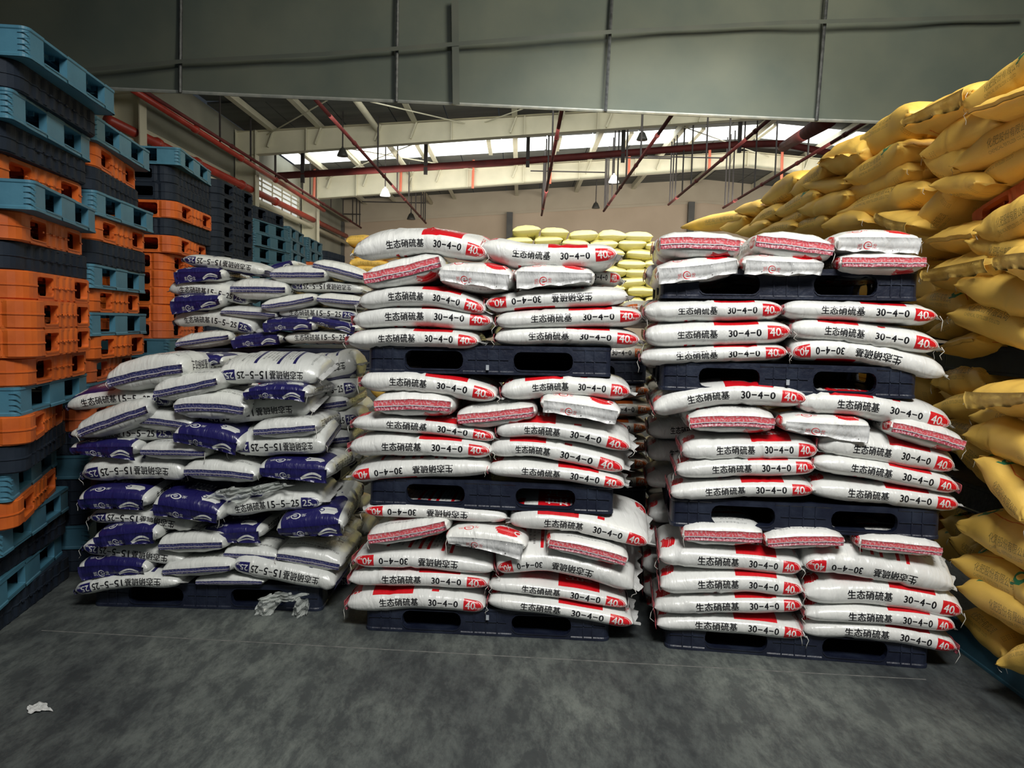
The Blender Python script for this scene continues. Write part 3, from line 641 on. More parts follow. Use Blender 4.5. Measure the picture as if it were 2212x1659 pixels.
# left wall: girts, louvred windows, panels
for z in (2.4, 3.6, 4.55, 5.5):
    tn += 1; MB().tube([(XL + .35, 11, z), (XL + .35, YE - .3, z)], .07, 8).build('trim_%d' % tn, steel_m, smooth=True)['kind'] = 'structure'
for q, (y0, y1, z0, z1) in enumerate(((20.6, 25.4, 3.0, 4.2), (20.8, 25.4, 4.6, 5.4), (26.6, 31.5, 2.4, 3.9), (14.6, 19.4, 3.9, 5.0))):
    wn += 1; r_ = structure(empty('window_%d' % wn, (XL + .04, 0, 0)))
    MB().box((0, (y0 + y1) / 2, z1), (.1, y1 - y0, .08)).box((0, (y0 + y1) / 2, z0), (.1, y1 - y0, .08)).box((0, y0, (z0 + z1) / 2), (.1, .08, z1 - z0)).box((0, y1, (z0 + z1) / 2), (.1, .08, z1 - z0)).build('window_frame', steel_m, r_)
    if q < 2:
        MB().box((-.02, (y0 + y1) / 2, (z0 + z1) / 2), (.01, y1 - y0, z1 - z0)).build('pane', lit2, r_)
        for k in range(int((z1 - z0) / .14)): MB().box((.03, (y0 + y1) / 2, z0 + .1 + k * .14), (.10, y1 - y0, .03), Matrix.Rotation(.6, 3, 'Y')).build('slat', steel_m, r_)
        for k in range(1, 5): MB().box((.06, y0 + (y1 - y0) * k / 5, (z0 + z1) / 2), (.03, .04, z1 - z0)).build('mullion', steel_m, r_)
    else: MB().box((0, (y0 + y1) / 2, (z0 + z1) / 2), (.03, y1 - y0, z1 - z0)).build('panel', surf('dark_panel_%d' % q, (.13, .13, .11), (.18, .17, .15), .7, 1), r_)  # plain panel in a darker tone than the wall
# ---- sprinkler pipes
ORD_ = ['first', 'second', 'third', 'fourth', 'fifth', 'sixth', 'seventh']
def pipe(pts, r, mat, label, hang=None, group=None, joints=()):
    c = (Vector(pts[0]) + Vector(pts[-1])) / 2; root = empty('sprinkler_pipe', c); tag(root, label, 'pipe', group)
    q = [Vector(p) - c for p in pts]; MB().tube(q, r, 10).build('pipe_run', mat, root, True)
    for t in joints:
        p = q[0].lerp(q[-1], t); dd = (q[-1] - q[0]).normalized(); MB().tube([p - dd * .06, p + dd * .06], r * 1.35, 10).build('coupling', mat, root, True)
    if hang:
        for t in hang:
            p = q[0].lerp(q[-1], t); zt = zr(p.x + c.x) - .1 - c.z; MB().tube([p, (p.x, p.y, zt)], .022, 5).build('hanger_rod', dark_m, root)
        p = q[-1]
    return root
ends = ((780, 492, -6.0, 'red sprinkler pipe ending low beside the left end of the back wall'), (920, 482, 0, 'red sprinkler pipe ending over the left half of the back wall'), (1170, 465, 0, 'red sprinkler pipe just right of the nearest dark wall column'), (1304, 456, 0, 'red sprinkler pipe crossing the bright cone lamp at ceiling centre'), (1444, 442, 0, 'red sprinkler pipe ending left of the right-hand wall column'), (1562, 449, 0, 'red sprinkler pipe closest to the yellow sack pile'))
for px, py, _, lb in ends:
    d_ = ray(px, py); t = (5.2 - 1.5) / d_.z; P = CAMP + d_ * min(t, 31.5 / d_.y)
    pp = P.copy(); r_ = pipe([(P.x, 11.5, P.z + .1), (P.x, P.y, P.z)], .036, pipe_m, lb, hang=[.45, .62, .75, .84, .92, .955, .985], joints=(.3, .5, .7, .9))
    zt = zr(P.x) - .7 - 0; c = r_.location
    MB().tube([(P.x - c.x, P.y - c.y - .1, zt - c.z), (P.x - c.x - 2.4, P.y - c.y - .1, zt - c.z)], .022, 5).build('branch_line', dark_m, r_)
a = onX(232, 258, -6.9); e = onX(748, 510, -6.9); pipe([a, e], .085, pipe_l, 'thick bright red main pipe along the left wall above the pallets', joints=(.1, .2, .35, .5, .75))
a = onX(284, 192, -6.5); e = onX(700, 455, -6.5); pipe([a, e], .055, pipe_l, 'thin red pipe higher on the left wall above the thick main', hang=[.3, .45, .6, .8], joints=(.2, .4, .6))
Ym = 22.0; pts = [onY(600, 380, Ym), onY(1100, 350, Ym), onY(1590, 312, Ym), onY(1690, 310, Ym), onY(1900, 352, Ym)]
r_ = pipe(pts, .095, pipe_m, 'dark red crosswise main pipe following the roof slope'); c = r_.location
for px, py in ((655, 380), (920, 362), (1140, 346), (1345, 336), (1596, 315)):
    p = onY(px, py, Ym) - c; MB().box((p.x, p.y - .05, p.z + .25), (.10, .08, .9)).build('hanger_rod', dark_m, r_)
for px, py in ((680, 365), (867, 352), (1023, 345), (1190, 335), (1360, 320), (1534, 306), (1690, 325)):
    p = onY(px, py, 25.84); p2 = onY(px - 2, py + 62, 25.84); tag(MB().tube([p, p2], .045, 6).build('drop_pipe', surf('salmon_pipe', (.75, .18, .10), (.8, .22, .14), .5, 2) if 'sal' not in globals() else sal, loc=tuple(p)), 'short salmon upright pipe at the far rafter, %s from left' % ORD_[(680, 867, 1023, 1190, 1360, 1534, 1690).index(px)], 'pipe', 'salmon upright pipes at the far rafter')
    sal = bpy.data.materials['salmon_pipe']
a = onY(1790, 258, 12.5); e = Vector((onY(1690, 325, Ym).x, Ym, onY(1690, 318, Ym).z)); pipe([a, e], .13, pipe_m, 'thick dark red pipe joining the crosswise main near the roof ridge')
# ---- high-bay lamps
def lamp(px, py, Y, wd, lit_, label):
    p = onY(px, py, Y); root = empty('pendant_lamp', p); tag(root, label, 'lamp')
    n = 16; v = []; f = []
    prof = [(.18, .42), (.2, .34), (.5, .28), (.8, .05), (1.0, -.1), (1.0, -.16), (.0, -.12)]
    for rr, z in prof:
        for k in range(n): v.append((rr * wd / 2 * math.cos(2 * math.pi * k / n), rr * wd / 2 * math.sin(2 * math.pi * k / n), z * wd * 1.5))
    for i in range(len(prof) - 1):
        for k in range(n): f.append((i * n + k, i * n + (k + 1) % n, (i + 1) * n + (k + 1) % n, (i + 1) * n + k))
    m_ = surf('lamp_shade_%s' % ('lit' if lit_ else 'dark'), (.75, .75, .72) if lit_ else (.05, .05, .045), None, .4) if 'lamp_shade_%s' % ('lit' if lit_ else 'dark') not in bpy.data.materials else bpy.data.materials['lamp_shade_%s' % ('lit' if lit_ else 'dark')]
    mesh('shade', v, f, m_, root, True); MB().tube([(0, 0, .42 * wd * 1.5), (0, 0, zr(p.x) - p.z + .02)], .018, 5).build('suspension_rod', dark_m, root)
    if lit_:
        b_ = m_.node_tree.nodes['Principled BSDF']; b_.inputs['Emission Color'].default_value = (1, 1, .95, 1); b_.inputs['Emission Strength'].default_value = .9
lamp(740, 332, 19.4, .27, False, 'dark cone lamp hanging left, in front of the nearest rafter')
lamp(832, 418, 22.8, .30, True, 'lit white cone lamp hanging over the left of the hall')
lamp(888, 470, 28, .30, False, 'dark cone lamp hanging low before the left back wall')
lamp(1387, 297, 19.4, .27, False, 'dark cone lamp just under the curtain edge at centre')
lamp(1326, 389, 22.8, .30, True, 'lit white cone lamp hanging at the hall centre')
lamp(1287, 446, 28, .28, False, 'small dark cone lamp low before the centre back wall')
# ---- smoke curtain
cur_m = surf('grey_green_tarpaulin', (.088, .112, .102), (.125, .145, .122), .75, 1.0, .3, bscale=5)
band_m = surf('painted_cable_shadow', (.078, .094, .086), (.10, .112, .098), .75, 2); rail_m = surf('galvanised_edge', (.35, .38, .38), (.5, .52, .5), .4, 8, metal=.3)  # band tone paints cable shadows showing through the fabric
def onC(px, py, o=0.0): return onplane(px, py, (0, 10.0 + o, 0), Vector((-.05, 1, 0)).normalized())
cr_ = empty('smoke_curtain', onC(1000, 222)); tag(cr_, 'grey-green hanging tarpaulin curtain with dark upright battens across the top', 'curtain')
base = cr_.location.copy(); nx, nz_ = 90, 24; V = []; 
bot = [(-260, 172), (100, 183), (200, 190), (330, 196), (560, 207), (857, 219), (1308, 240), (1765, 260), (1900, 264), (2500, 292)]
def boty(x): return float(np.interp(x, [q[0] for q in bot], [q[1] for q in bot]))
for i in range(nx + 1):
    px = -260 + 2760 * i / nx
    B_ = onC(px, boty(px))
    for j in range(nz_ + 1):
        t = j / nz_; wv = .035 * math.sin(px * .011 + 2.2 * t) + .02 * math.sin(px * .031 - 5 * t) + .03 * math.sin(px * .006 + 9 * t)
        V.append(Vector((B_.x, B_.y + wv * (.3 + .7 * t), B_.z + t * (7.6 - B_.z))) - base)
idx = lambda i, j: i * (nz_ + 1) + j
f = [(idx(i, j), idx(i + 1, j), idx(i + 1, j + 1), idx(i, j + 1)) for i in range(nx) for j in range(nz_)]
o = mesh('tarpaulin', V, f, cur_m, cr_, True); 
for (x0, x1) in ((391, 389), (859, 856), (1322, 1308), (1786, 1764), (-70, -60), (2260, 2225)):
    p0, p1 = onC(x1, boty(x1) + 1, -.08), onC(x0, -4, -.08); m_ = MB(); dd = (p1 - p0); dd = dd * (1 + 1.8 / dd.length); m_.tube([p0 - base, p0 + dd - base], .022, 6); m_.build('batten', surf('batten_steel', (.05, .055, .06), (.11, .12, .13), .5, 20, metal=.3) if 'batten_steel' not in bpy.data.materials else bpy.data.materials['batten_steel'], cr_)
m_ = MB(); pts = [onC(x, boty(x), -.03) - base for x in range(-240, 2480, 80)]; m_.tube(pts, .022, 6); m_.build('bottom_rail', rail_m, cr_)
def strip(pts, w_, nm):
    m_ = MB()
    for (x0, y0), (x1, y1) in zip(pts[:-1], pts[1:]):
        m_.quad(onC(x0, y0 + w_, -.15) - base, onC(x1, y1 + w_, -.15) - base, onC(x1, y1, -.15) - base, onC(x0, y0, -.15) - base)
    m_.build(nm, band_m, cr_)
strip([(150, 150), (390, 128), (700, 112), (860, 100), (1320, 64), (1700, 44), (2212, 30)], 9, 'painted_shadow_band')  # slanting cable shadow, painted as a darker strip
m_ = MB(); m_.quad(onC(978, 226, -.14) - base, onC(993, 226, -.14) - base, onC(990, -5, -.14) - base, onC(975, -5, -.14) - base); m_.build('painted_shadow_band', band_m, cr_)  # upright cable shadow, painted the same way

# ================================================================ LOADED STACKS
class Stack:
    def __init__(s, bl, br):
        a, c = onZ(*bl), onZ(*br); s.a = a; t = (c - a).normalized(); s.t = t; s.dep = Vector((-t.y, t.x, 0)); s.w = (c - a).length
        s.dist = ((a + c) / 2 - CAMP).length
    def pt(s, px, py, off=0.0): return onplane(px, py, s.a + s.dep * off, s.dep)
SL = Stack((202, 1309), (694, 1321)); SCn = Stack((789, 1361), (1315, 1386)); SR = Stack((1437, 1400), (2006, 1445))
SLT = Stack((202, 1309), (694, 1321)); SLT.a = SLT.a + SLT.dep * 1.05
print('stack widths', SL.w, SCn.w, SR.w, SL.a, SCn.a, SR.a)
def load_pallet(st, bl, br, label, off=.0, z=None, style='load', col='load', group=None):
    a, c = st.pt(*bl, off), st.pt(*br, off); w_ = (c - a).length; t = (c - a).normalized(); m_ = (a + c) / 2 + st.dep * .5
    root = pallet(col, style, (m_.x, m_.y, max(m_.z if z is None else z, 0.001)), math.atan2(st.t.y, st.t.x), label, group, sx=w_ / 1.2, ry=0 if z == 0 else -math.asin(t.z))
    return root
ORD = ['first', 'second', 'third', 'fourth', 'fifth', 'sixth', 'seventh', 'eighth', 'ninth', 'tenth', 'eleventh', 'twelfth', '13th', '14th', '15th', '16th', '17th', '18th', '19th', '20th', '21st', '22nd', '23rd', '24th', '25th', '26th', '27th', '28th', '29th', '30th', '31st', '32nd']
seedc = [100]
def rows_from(table): return [l.split() for l in table.strip().splitlines() if l.strip()]
def place(st, z, col, table, where, W=.42, L=.66, base_off=-.035, lod=0):
    """table lines: row pos kind x0 y0 xm ym x1 y1 thickness [offset tilt]; coordinates measured on an enlarged crop z=(ox,oy,scale)"""
    ox, oy, s = z
    for r in rows_from(table):
        row, pos, kd = r[0], r[1].replace('_', ' '), r[2]; q = [float(x) for x in r[3:10]]; off = float(r[10]) if len(r) > 10 else 0; tilt = float(r[11]) if len(r) > 11 else 0
        P = [(ox + q[i] / s, oy + q[i + 1] / s) for i in (0, 2, 4)]; seedc[0] += 1; sd = seedc[0]
        jit = (random.Random(sd).random() - .5) * .02 - (.02 if kd in 'SF' else 0)
        A, Mi, B = (st.pt(*p, base_off + off + jit) for p in P); T = q[6] / s * (Mi - CAMP).length / F
        colr = {'r': 'red', 'n': 'navy', 'o': 'orange'}[col]
        look = {'A': 'upright %s print' % colr, 'B': 'upright print with %s block' % colr, 'U': 'upside-down %s print' % colr, 'V': 'upside-down %s print' % colr, 'S': '%s stitched end' % colr, 'F': ('white' if col == 'r' else 'navy') + ' folded end flap'}[kd]
        lb = 'white sack, %s, %s in %s course, %s' % (look, pos, row, where)
        sack(col, kd, A, Mi, B, T, st.dep, lb, 'sack', None, W, L, tilt, sd, lod, sag=.05 if kd in 'SF' else .0)
Z1, Z2, Z3, Z4, Z5, Z6 = (740, 480, 3.253), (740, 780, 3.253), (740, 1060, 3.253), (1340, 470, 2.989), (1340, 780, 2.836), (1340, 1080, 2.836)
Z7, Z8, Z9 = (130, 730, 3.3515), (130, 1030, 3.3515), (340, 500, 4.809)
# centre stack ---------------------------------------------------
load_pallet(SCn, (789, 1361), (1315, 1386), 'midnight blue two-slot pallet on the floor under the centre stack', z=0)
load_pallet(SCn, (797, 1089), (1324, 1111), 'midnight blue two-slot pallet under the centre stack middle load')
load_pallet(SCn, (795, 804), (1319, 814), 'midnight blue two-slot pallet under the centre stack top load')
place(SCn, Z3, 'r', '''
first left B 20 815 500 785 1000 825 165
first right A 1018 790 1500 845 2050 945 130
second left A 35 635 520 630 1025 665 140
second right A 1025 680 1500 720 2005 815 125
third left U 70 500 560 505 1060 560 155
third right U 1085 570 1500 535 2045 700 195 0 .24
fourth left S 162 345 460 300 745 240 155
fourth middle F 715 335 1010 350 1300 395 160
fourth right S 1430 370 1730 425 2010 505 150
fifth left U 140 150 620 160 1150 200 125
fifth right B 1175 230 1660 255 2150 385 175 0 .18''', "centre stack's bottom load")
place(SCn, Z2, 'r', '''
first left U 50 815 520 765 1040 765 150
first right A 1020 770 1500 795 1990 880 135
second left A 38 615 520 605 1045 640 165
second right B 1040 640 1430 640 1985 770 165 0 .15
third left A 55 445 560 465 1070 545 130
third right B 1080 510 1500 500 2030 620 155 0 .1
fourth left S 205 320 490 305 780 325 180
fourth middle S 790 410 1080 385 1365 350 165
fourth right F 1385 290 1670 325 1960 375 165
fifth left A 115 150 560 160 1080 250 165
fifth right B 1110 225 1560 180 2030 225 170''', "centre stack's middle load")
place(SCn, Z1, 'r', '''
first left A 20 835 480 815 955 840 145
first right A 1065 815 1560 800 2095 830 145
second left A 62 690 540 660 1050 700 165
second right A 1075 695 1580 670 2115 660 150
third left A 105 565 540 520 1000 620 160
third right U 1000 575 1500 535 2010 515 150
fourth left S 130 400 420 345 705 270 185
fourth middle F 665 360 930 375 1200 400 200
fourth right F 1195 365 1490 370 1780 380 150
fourth far_right A 1440 395 1700 385 1960 395 110 .25
fifth left A 70 215 540 145 1010 225 185 0 .12
fifth right A 975 165 1430 235 1935 215 185''', "centre stack's top load")
# right stack ----------------------------------------------------
load_pallet(SR, (1437, 1400), (2006, 1445), 'midnight blue two-slot pallet on the floor under the right stack', z=0)
load_pallet(SR, (1449, 1136), (2031, 1166), 'midnight blue two-slot pallet second from floor in the right stack')
load_pallet(SR, (1426, 842), (1980, 862), 'midnight blue two-slot pallet third from floor in the right stack')
load_pallet(SR, (1426, 644), (1983, 650), 'midnight blue two-slot pallet highest in the right stack')
place(SR, Z6, 'r', '''
first left A 225 775 690 780 1140 840 125
first right A 1130 810 1620 830 2075 925 120
second left A 210 670 700 655 1125 655 130
second right A 1140 715 1640 730 2065 790 120
third left A 245 540 700 520 1125 565 150
third right A 1140 590 1640 595 2110 700 165
fourth left A 240 365 700 385 1120 430 155 0 .08
fourth right U 1130 410 1580 450 2055 560 165 0 .28
fifth left S 375 215 630 222 885 232 150
fifth middle S 885 265 1130 250 1385 255 125
fifth right S 1455 265 1720 290 1990 320 110''', "right stack's lowest load")
place(SR, Z5, 'r', '''
first left A 310 820 740 795 1195 795 125
first right A 1180 790 1620 830 2090 890 130
second left A 345 680 780 660 1205 655 130
second right A 1195 630 1640 690 2090 790 125
third left A 380 560 800 545 1220 550 155
third right A 1220 520 1640 565 2060 660 165 0 .1
fourth left S 408 380 690 368 965 385 155
fourth middle F 980 380 1270 400 1545 410 130
fourth right S 1650 400 1890 455 2125 525 130
fifth left A 205 305 640 210 1155 240 150
fifth right B 1110 260 1560 285 2040 390 155''', "right stack's lower-middle load")
place(SR, Z4, 'r', '''
first left A 130 905 600 885 1090 870 125
first right U 1110 880 1550 875 2110 1020 160 0 .1
second left A 160 760 600 752 1115 735 165
second right B 1115 720 1550 750 2075 835 150
third left A 155 605 600 600 1060 595 145
third right A 1060 590 1550 605 2065 635 130''', "right stack's upper-middle load")
place(SR, Z4, 'r', '''
first left F 220 350 500 330 778 290 150
first middle F 780 290 1050 303 1330 308 125
first right S 1410 290 1700 288 1995 290 135
second left S 240 168 520 165 790 185 170
second middle S 858 150 1120 178 1395 215 165
second right F 1370 150 1670 148 1960 155 135''', "right stack's top load")
# rear sacks that show at the right stack's left side
k = 0
for (x, y) in ((1412, 530), (1395, 590), (1388, 668), (1392, 722), (1384, 772), (1402, 868), (1400, 930), (1398, 980), (1396, 1040), (1402, 1115), (1392, 1170), (1388, 1225), (1390, 1280), (1392, 1330)):
    k += 1; A, Mi, B = (SR.pt(x + q, y, .50) for q in (0, 100, 210)); sack('r', 'A', A, Mi, B, .115, SR.dep, 'shaded white sack behind the left corner of the right stack, %s from top' % ORD[k - 1], 'sack', None, .42, .66, 0, 900 + k, 1)
# rear stack with orange print in the gap between centre and right stacks
SO = Stack((1150, 1300), (1500, 1300)); SO.a = SCn.a + SCn.dep * 1.15; SO.t, SO.dep = SCn.t, SCn.dep
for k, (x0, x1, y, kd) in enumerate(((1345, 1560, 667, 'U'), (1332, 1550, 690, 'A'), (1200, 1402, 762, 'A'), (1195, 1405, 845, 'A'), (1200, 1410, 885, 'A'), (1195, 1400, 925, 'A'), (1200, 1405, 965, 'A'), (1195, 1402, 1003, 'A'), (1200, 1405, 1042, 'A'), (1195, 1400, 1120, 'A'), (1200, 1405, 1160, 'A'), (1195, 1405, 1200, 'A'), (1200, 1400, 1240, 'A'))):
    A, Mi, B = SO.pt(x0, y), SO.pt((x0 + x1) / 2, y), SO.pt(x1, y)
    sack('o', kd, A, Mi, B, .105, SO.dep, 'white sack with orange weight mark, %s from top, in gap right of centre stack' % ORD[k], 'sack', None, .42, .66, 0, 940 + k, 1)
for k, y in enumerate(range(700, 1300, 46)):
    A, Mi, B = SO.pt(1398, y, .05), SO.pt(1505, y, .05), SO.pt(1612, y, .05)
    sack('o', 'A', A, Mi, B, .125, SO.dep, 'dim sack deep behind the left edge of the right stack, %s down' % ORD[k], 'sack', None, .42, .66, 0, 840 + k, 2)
load_pallet(SO, (960, 825), (1396, 828), 'dim blue pallet in the gap between centre and right stacks')
load_pallet(SO, (960, 1100), (1396, 1103), 'dim blue pallet low in the gap between centre and right stacks')
# left stack -----------------------------------------------------
load_pallet(SL, (202, 1309), (694, 1321), 'midnight blue two-slot pallet on the floor under the jumbled left stack', z=0)
load_pallet(SL, (190, 1062), (700, 1072), 'shadowed dark pallet half way up the jumbled left stack', off=.12)
kw = dict(W=.36, L=.58, base_off=-.04)
place(SL, Z8, 'n', '''
first left U 92 835 450 770 850 775 115 -.04
first middle S 965 762 1220 758 1480 762 80 .02
first right U 1240 645 1600 705 1985 790 170 -.03
second left F 118 665 380 650 640 668 130 0
second middle S 725 685 980 668 1250 652 125 -.01
second right S 1555 565 1800 600 2040 650 160 .02
third left U 150 515 500 560 900 615 120 0
third middle S 1170 560 1390 570 1600 595 110 .05
fourth left F 232 455 470 425 710 410 140 -.05
fourth middle S 695 500 950 490 1190 485 140 -.02
fourth right F 1000 425 1230 415 1470 400 120 .04
fifth left U 200 300 560 310 940 375 110 0
sixth left F 118 175 380 165 640 180 140 -.02 .1
sixth middle F 660 205 920 245 1172 290 175 -.04 .1
sixth right A 1175 260 1500 205 1890 190 155 0 .12
fifth right F 1558 385 1810 370 2060 345 185 -.03 .15''', "left stack's bottom load", **kw)
place(SL, Z7, 'n', '''
first left U 145 1000 520 960 895 990 175 0 .14
first middle S 878 965 1150 970 1420 1000 155 -.02
first right F 1428 955 1690 960 1965 970 160 -.02
second left F 58 805 320 800 565 800 115 0
second middle S 565 820 820 822 1065 830 125 -.01
second right U 1225 800 1600 790 1915 785 185 0 .18
third left A 60 700 450 690 830 700 115 .03
third middle F 808 700 1060 730 1315 785 170 -.04 .1
fourth far_left S 108 690 380 590 645 500 175 -.04
fourth left S 500 585 740 600 965 640 145 0
fourth middle U 1010 610 1400 540 1800 520 170 .03 .15
fourth right S 1385 675 1620 660 1865 640 145 -.02
fifth left A 35 505 420 440 800 470 125 .02 .15
fifth middle S 808 500 1080 490 1350 520 195 -.03
fifth right F 1310 410 1560 385 1805 400 110 -.05
sixth left S 322 320 610 250 905 205 210 -.02
sixth middle S 665 400 900 355 1150 300 165 -.04
sixth right U 1130 280 1500 268 1865 288 175 0 .16
sixth rear_left F 900 170 1050 160 1180 170 80 .3''', "left stack's upper load", **kw)
k = 0
for (x, y, T, kd) in ((1880, 230, .17, 'U'), (1890, 390, .13, 'A'), (1830, 500, .12, 'S'), (1900, 620, .12, 'A'), (1850, 760, .12, 'S'), (1870, 900, .12, 'U')):
    k += 1; ox, oy, s = Z7; A, Mi, B = (SL.pt(ox + (x + q) / s, oy + (y - q * .15) / s, .42) for q in (-260, 0, 260)); sack('n', kd, A, Mi, B, T, SL.dep, 'dim white sack behind the right edge of left stack, %s from top' % ORD[k - 1], 'sack', None, .36, .58, 0, 960 + k, 1)
for (x, y, T, kd) in ((1900, 130, .15, 'F'), (1900, 330, .13, 'F'), (1920, 520, .12, 'S'), (1930, 640, .12, 'A'), (1960, 760, .12, 'A')):
    k += 1; ox, oy, s = Z8; A, Mi, B = (SL.pt(ox + (x + q) / s, oy + (y + q * .05) / s, .40) for q in (-260, -60, 140)); sack('n', kd, A, Mi, B, T, SL.dep, 'dim white sack behind the right edge of left stack, %s from top' % ORD[k - 1], 'sack', None, .36, .58, 0, 960 + k, 1)
# second row left stack, its top load
load_pallet(SLT, (375, 797), (800, 800), 'dark blue pallet under the rear left load of navy-printed sacks')
place(SLT, Z9, 'n', '''
first left S 168 1170 460 1125 762 1085 150 0
first middle F 748 1150 1020 1120 1300 1100 135 0
first right A 1310 1110 1700 1100 2120 1105 135 0
second left A 158 950 560 925 1000 1040 195 0 .25
second middle F 1078 970 1360 960 1640 975 130 -.02
second right F 1540 910 1800 955 2090 1010 90 0
third left F 118 745 400 740 680 715 165 -.03 .1
third middle S 640 830 940 840 1245 870 115 0
third right A 1250 850 1650 848 2080 880 125 0
fourth left A 108 615 520 625 940 735 180 .02 .25
fourth middle S 738 590 1040 590 1352 600 200 -.03
fourth right S 1063 775 1350 740 1640 680 140 -.03
fourth far_right S 1640 695 1900 718 2185 740 135 -.01
fifth left F 158 445 420 440 700 440 145 0
fifth right U 1370 570 1740 570 2130 600 115 .02
sixth left U 248 285 660 330 1105 410 125 0
sixth middle S 1150 440 1450 440 1755 440 180 -.03
sixth right S 1600 340 1880 400 2160 480 155 0
sixth rear_middle F 1085 420 1250 370 1425 320 90 .3''', "rear left load", W=.36, L=.58, base_off=-.04, lod=1)
for k, (x, y) in enumerate(((560, 830), (560, 880), (570, 930), (560, 985), (570, 1040), (560, 1100), (570, 1150))):
    A, Mi, B = (SLT.pt(x + q, y, .0) for q in (0, 115, 225)); sack('n', 'A' if k % 2 else 'U', A, Mi, B, .12, SLT.dep, 'dim sack in the dark gap left of the centre stack, %s down' % ORD[k], 'sack', None, .36, .58, 0, 980 + k, 1)

def inner(st, px0, px1, tops, where, grp, n0):
    got = []
    for k, (yb, yt, n) in enumerate(tops):
        for j in range(n):
            y = yb + (yt - yb) * (j + .5) / n
            for h in (0, 1):
                a_, b_ = px0 + (px1 - px0) * h / 2, px0 + (px1 - px0) * (h + 1) / 2
                A, B = st.pt(a_ + 8, y, 0), st.pt(b_ - 8, y, 0); A, B = A + st.dep * .60, B + st.dep * .60
                T = abs(yb - yt) / n * st.dist / F
                sack('r', 'A', A, (A + B) / 2, B, T, st.dep, 'white sack in the shaded back half of the %s' % where, 'sack', grp, .42, .6, 0, n0 + k * 20 + j * 2 + h, 2, collect=got)
    joined('sack_filling', 'r', got, 'white sacks filling the shaded back half of the %s' % where, 'sacks')
inner(SCn, 800, 1315, ((1325, 1130, 3), (1030, 845, 3), (735, 560, 3)), 'centre stack', 'back-half sacks of the centre stack', 2000)
inner(SR, 1450, 1995, ((1370, 1190, 3), (1075, 890, 3), (785, 665, 2)), 'right stack', 'back-half sacks of the right stack', 2100)
inner(SL, 215, 690, ((1250, 1080, 3), (1040, 850, 3)), 'left stack', 'back-half sacks of the left stack', 2200)
# ================================================================ PALLET COLUMNS (left)
def Xfor(px, Y, Z):
    c1 = Y * Fw.y + (Z - 1.5) * Fw.z; c2 = Y * Rt.y + (Z - 1.5) * Rt.z; k = px - CX
    return (F * c2 - k * c1) / (k * Fw.x - F * Rt.x)
CN = {'blue': 'steel-blue', 'teal': 'dull teal', 'orange': 'orange', 'rust': 'dark orange', 'navy': 'slate-navy'}
def column(spec, Yn, ztop, where, near=None):
    n = len(spec); h = ztop / n
    for i, s in enumerate(spec):
        c, pn, pf = s[:3]; z = ztop - (i + 1) * h; zz = z + h / 2; yn = Yn + (s[3] if len(s) > 3 else 0)
        xn = Xfor(pn, yn, zz); yf = yn + .97; xf = Xfor(pf, yf, zz)
        for _ in range(3): yf = yn + math.sqrt(max(.2, .97 ** 2 - (xf - xn) ** 2)); xf = Xfor(pf, yf, zz)
        t = Vector((xf - xn, yf - yn, 0)).normalized(); rz = math.atan2(-t.x, t.y); out = Vector((t.y, -t.x, 0))
        ctr = Vector(((xn + xf) / 2, (yn + yf) / 2, z)) - out * .5
        st = 'blue' if c in ('blue', 'teal') else 'orange' if c in ('orange', 'rust') or len(s) > 4 else 'navy'
        r = pallet(c, st, ctr, rz, '%s %s plastic pallet, %s from the top of the %s' % (CN[c], {'blue': 'smooth', 'orange': 'ribbed windowed', 'navy': 'ribbed'}[st], ORD[i], where), 'pallets in the %s' % where)
        r.scale = (1, 1, h / PH * .985)
zA = onY(250, 200, 4.4).z
column([('blue', 58, 250), ('navy', 30, 216), ('blue', 22, 197), ('navy', 0, 196), ('orange', -22, 190), ('blue', 72, 208), ('orange', 36, 187), ('navy', 22, 198), ('orange', 52, 203), ('orange', 70, 203), ('orange', 72, 204), ('orange', 50, 196), ('blue', 40, 190), ('orange', 62, 142), ('navy', 50, 148), ('blue', 22, 124), ('orange', 34, 128), ('blue', 0, 150), ('navy', -30, 152), ('blue', -12, 136), ('navy', -30, 160)], 3.42, zA, 'nearest left column')
zB = onY(300, 322, 5.3).z
column([('blue', 205, 325), ('orange', 200, 299), ('navy', 200, 305), ('blue', 205, 333), ('orange', 200, 320), ('navy', 200, 321), ('blue', 200, 315), ('orange', 195, 309), ('blue', 195, 318), ('orange', 195, 320), ('rust', 190, 292), ('teal', 190, 300), ('rust', 190, 290), ('navy', 190, 295), ('teal', 190, 290), ('navy', 190, 290), ('navy', 190, 290), ('teal', 190, 292), ('navy', 190, 290)], 4.42, zB, 'second left column')
zC = onY(382, 318, 6.0).z
column([('blue', 388, 457), ('navy', 372, 457), ('navy', 374, 462), ('orange', 378, 463), ('navy', 372, 461), ('orange', 380, 450), ('orange', 362, 445), ('orange', 362, 445), ('orange', 362, 445), ('orange', 360, 445), ('rust', 360, 445), ('teal', 365, 450), ('teal', 365, 450), ('rust', 365, 450), ('rust', 365, 450)] + [('navy', 365, 450)] * 6, 6.0, zC, 'third left column')
zD = onY(485, 385, 7.1).z
column([('navy', 470, 552, 0, 1)] * 21, 7.1, zD, 'fourth left column')
zE = onY(575, 442, 8.3).z
column([('navy', 545, 618, 0, 1), ('teal', 548, 624), ('teal', 552, 628), ('teal', 548, 626), ('teal', 550, 628), ('teal', 548, 626)] + [('teal', 550, 626)] * 13, 8.3, zE, 'fifth left column')
zF = onY(635, 488, 9.4).z
column([('teal', 625, 657), ('teal', 627, 660), ('teal', 628, 662), ('teal', 628, 662)] + [('teal', 626, 660)] * 14, 9.4, zF, 'sixth left column')
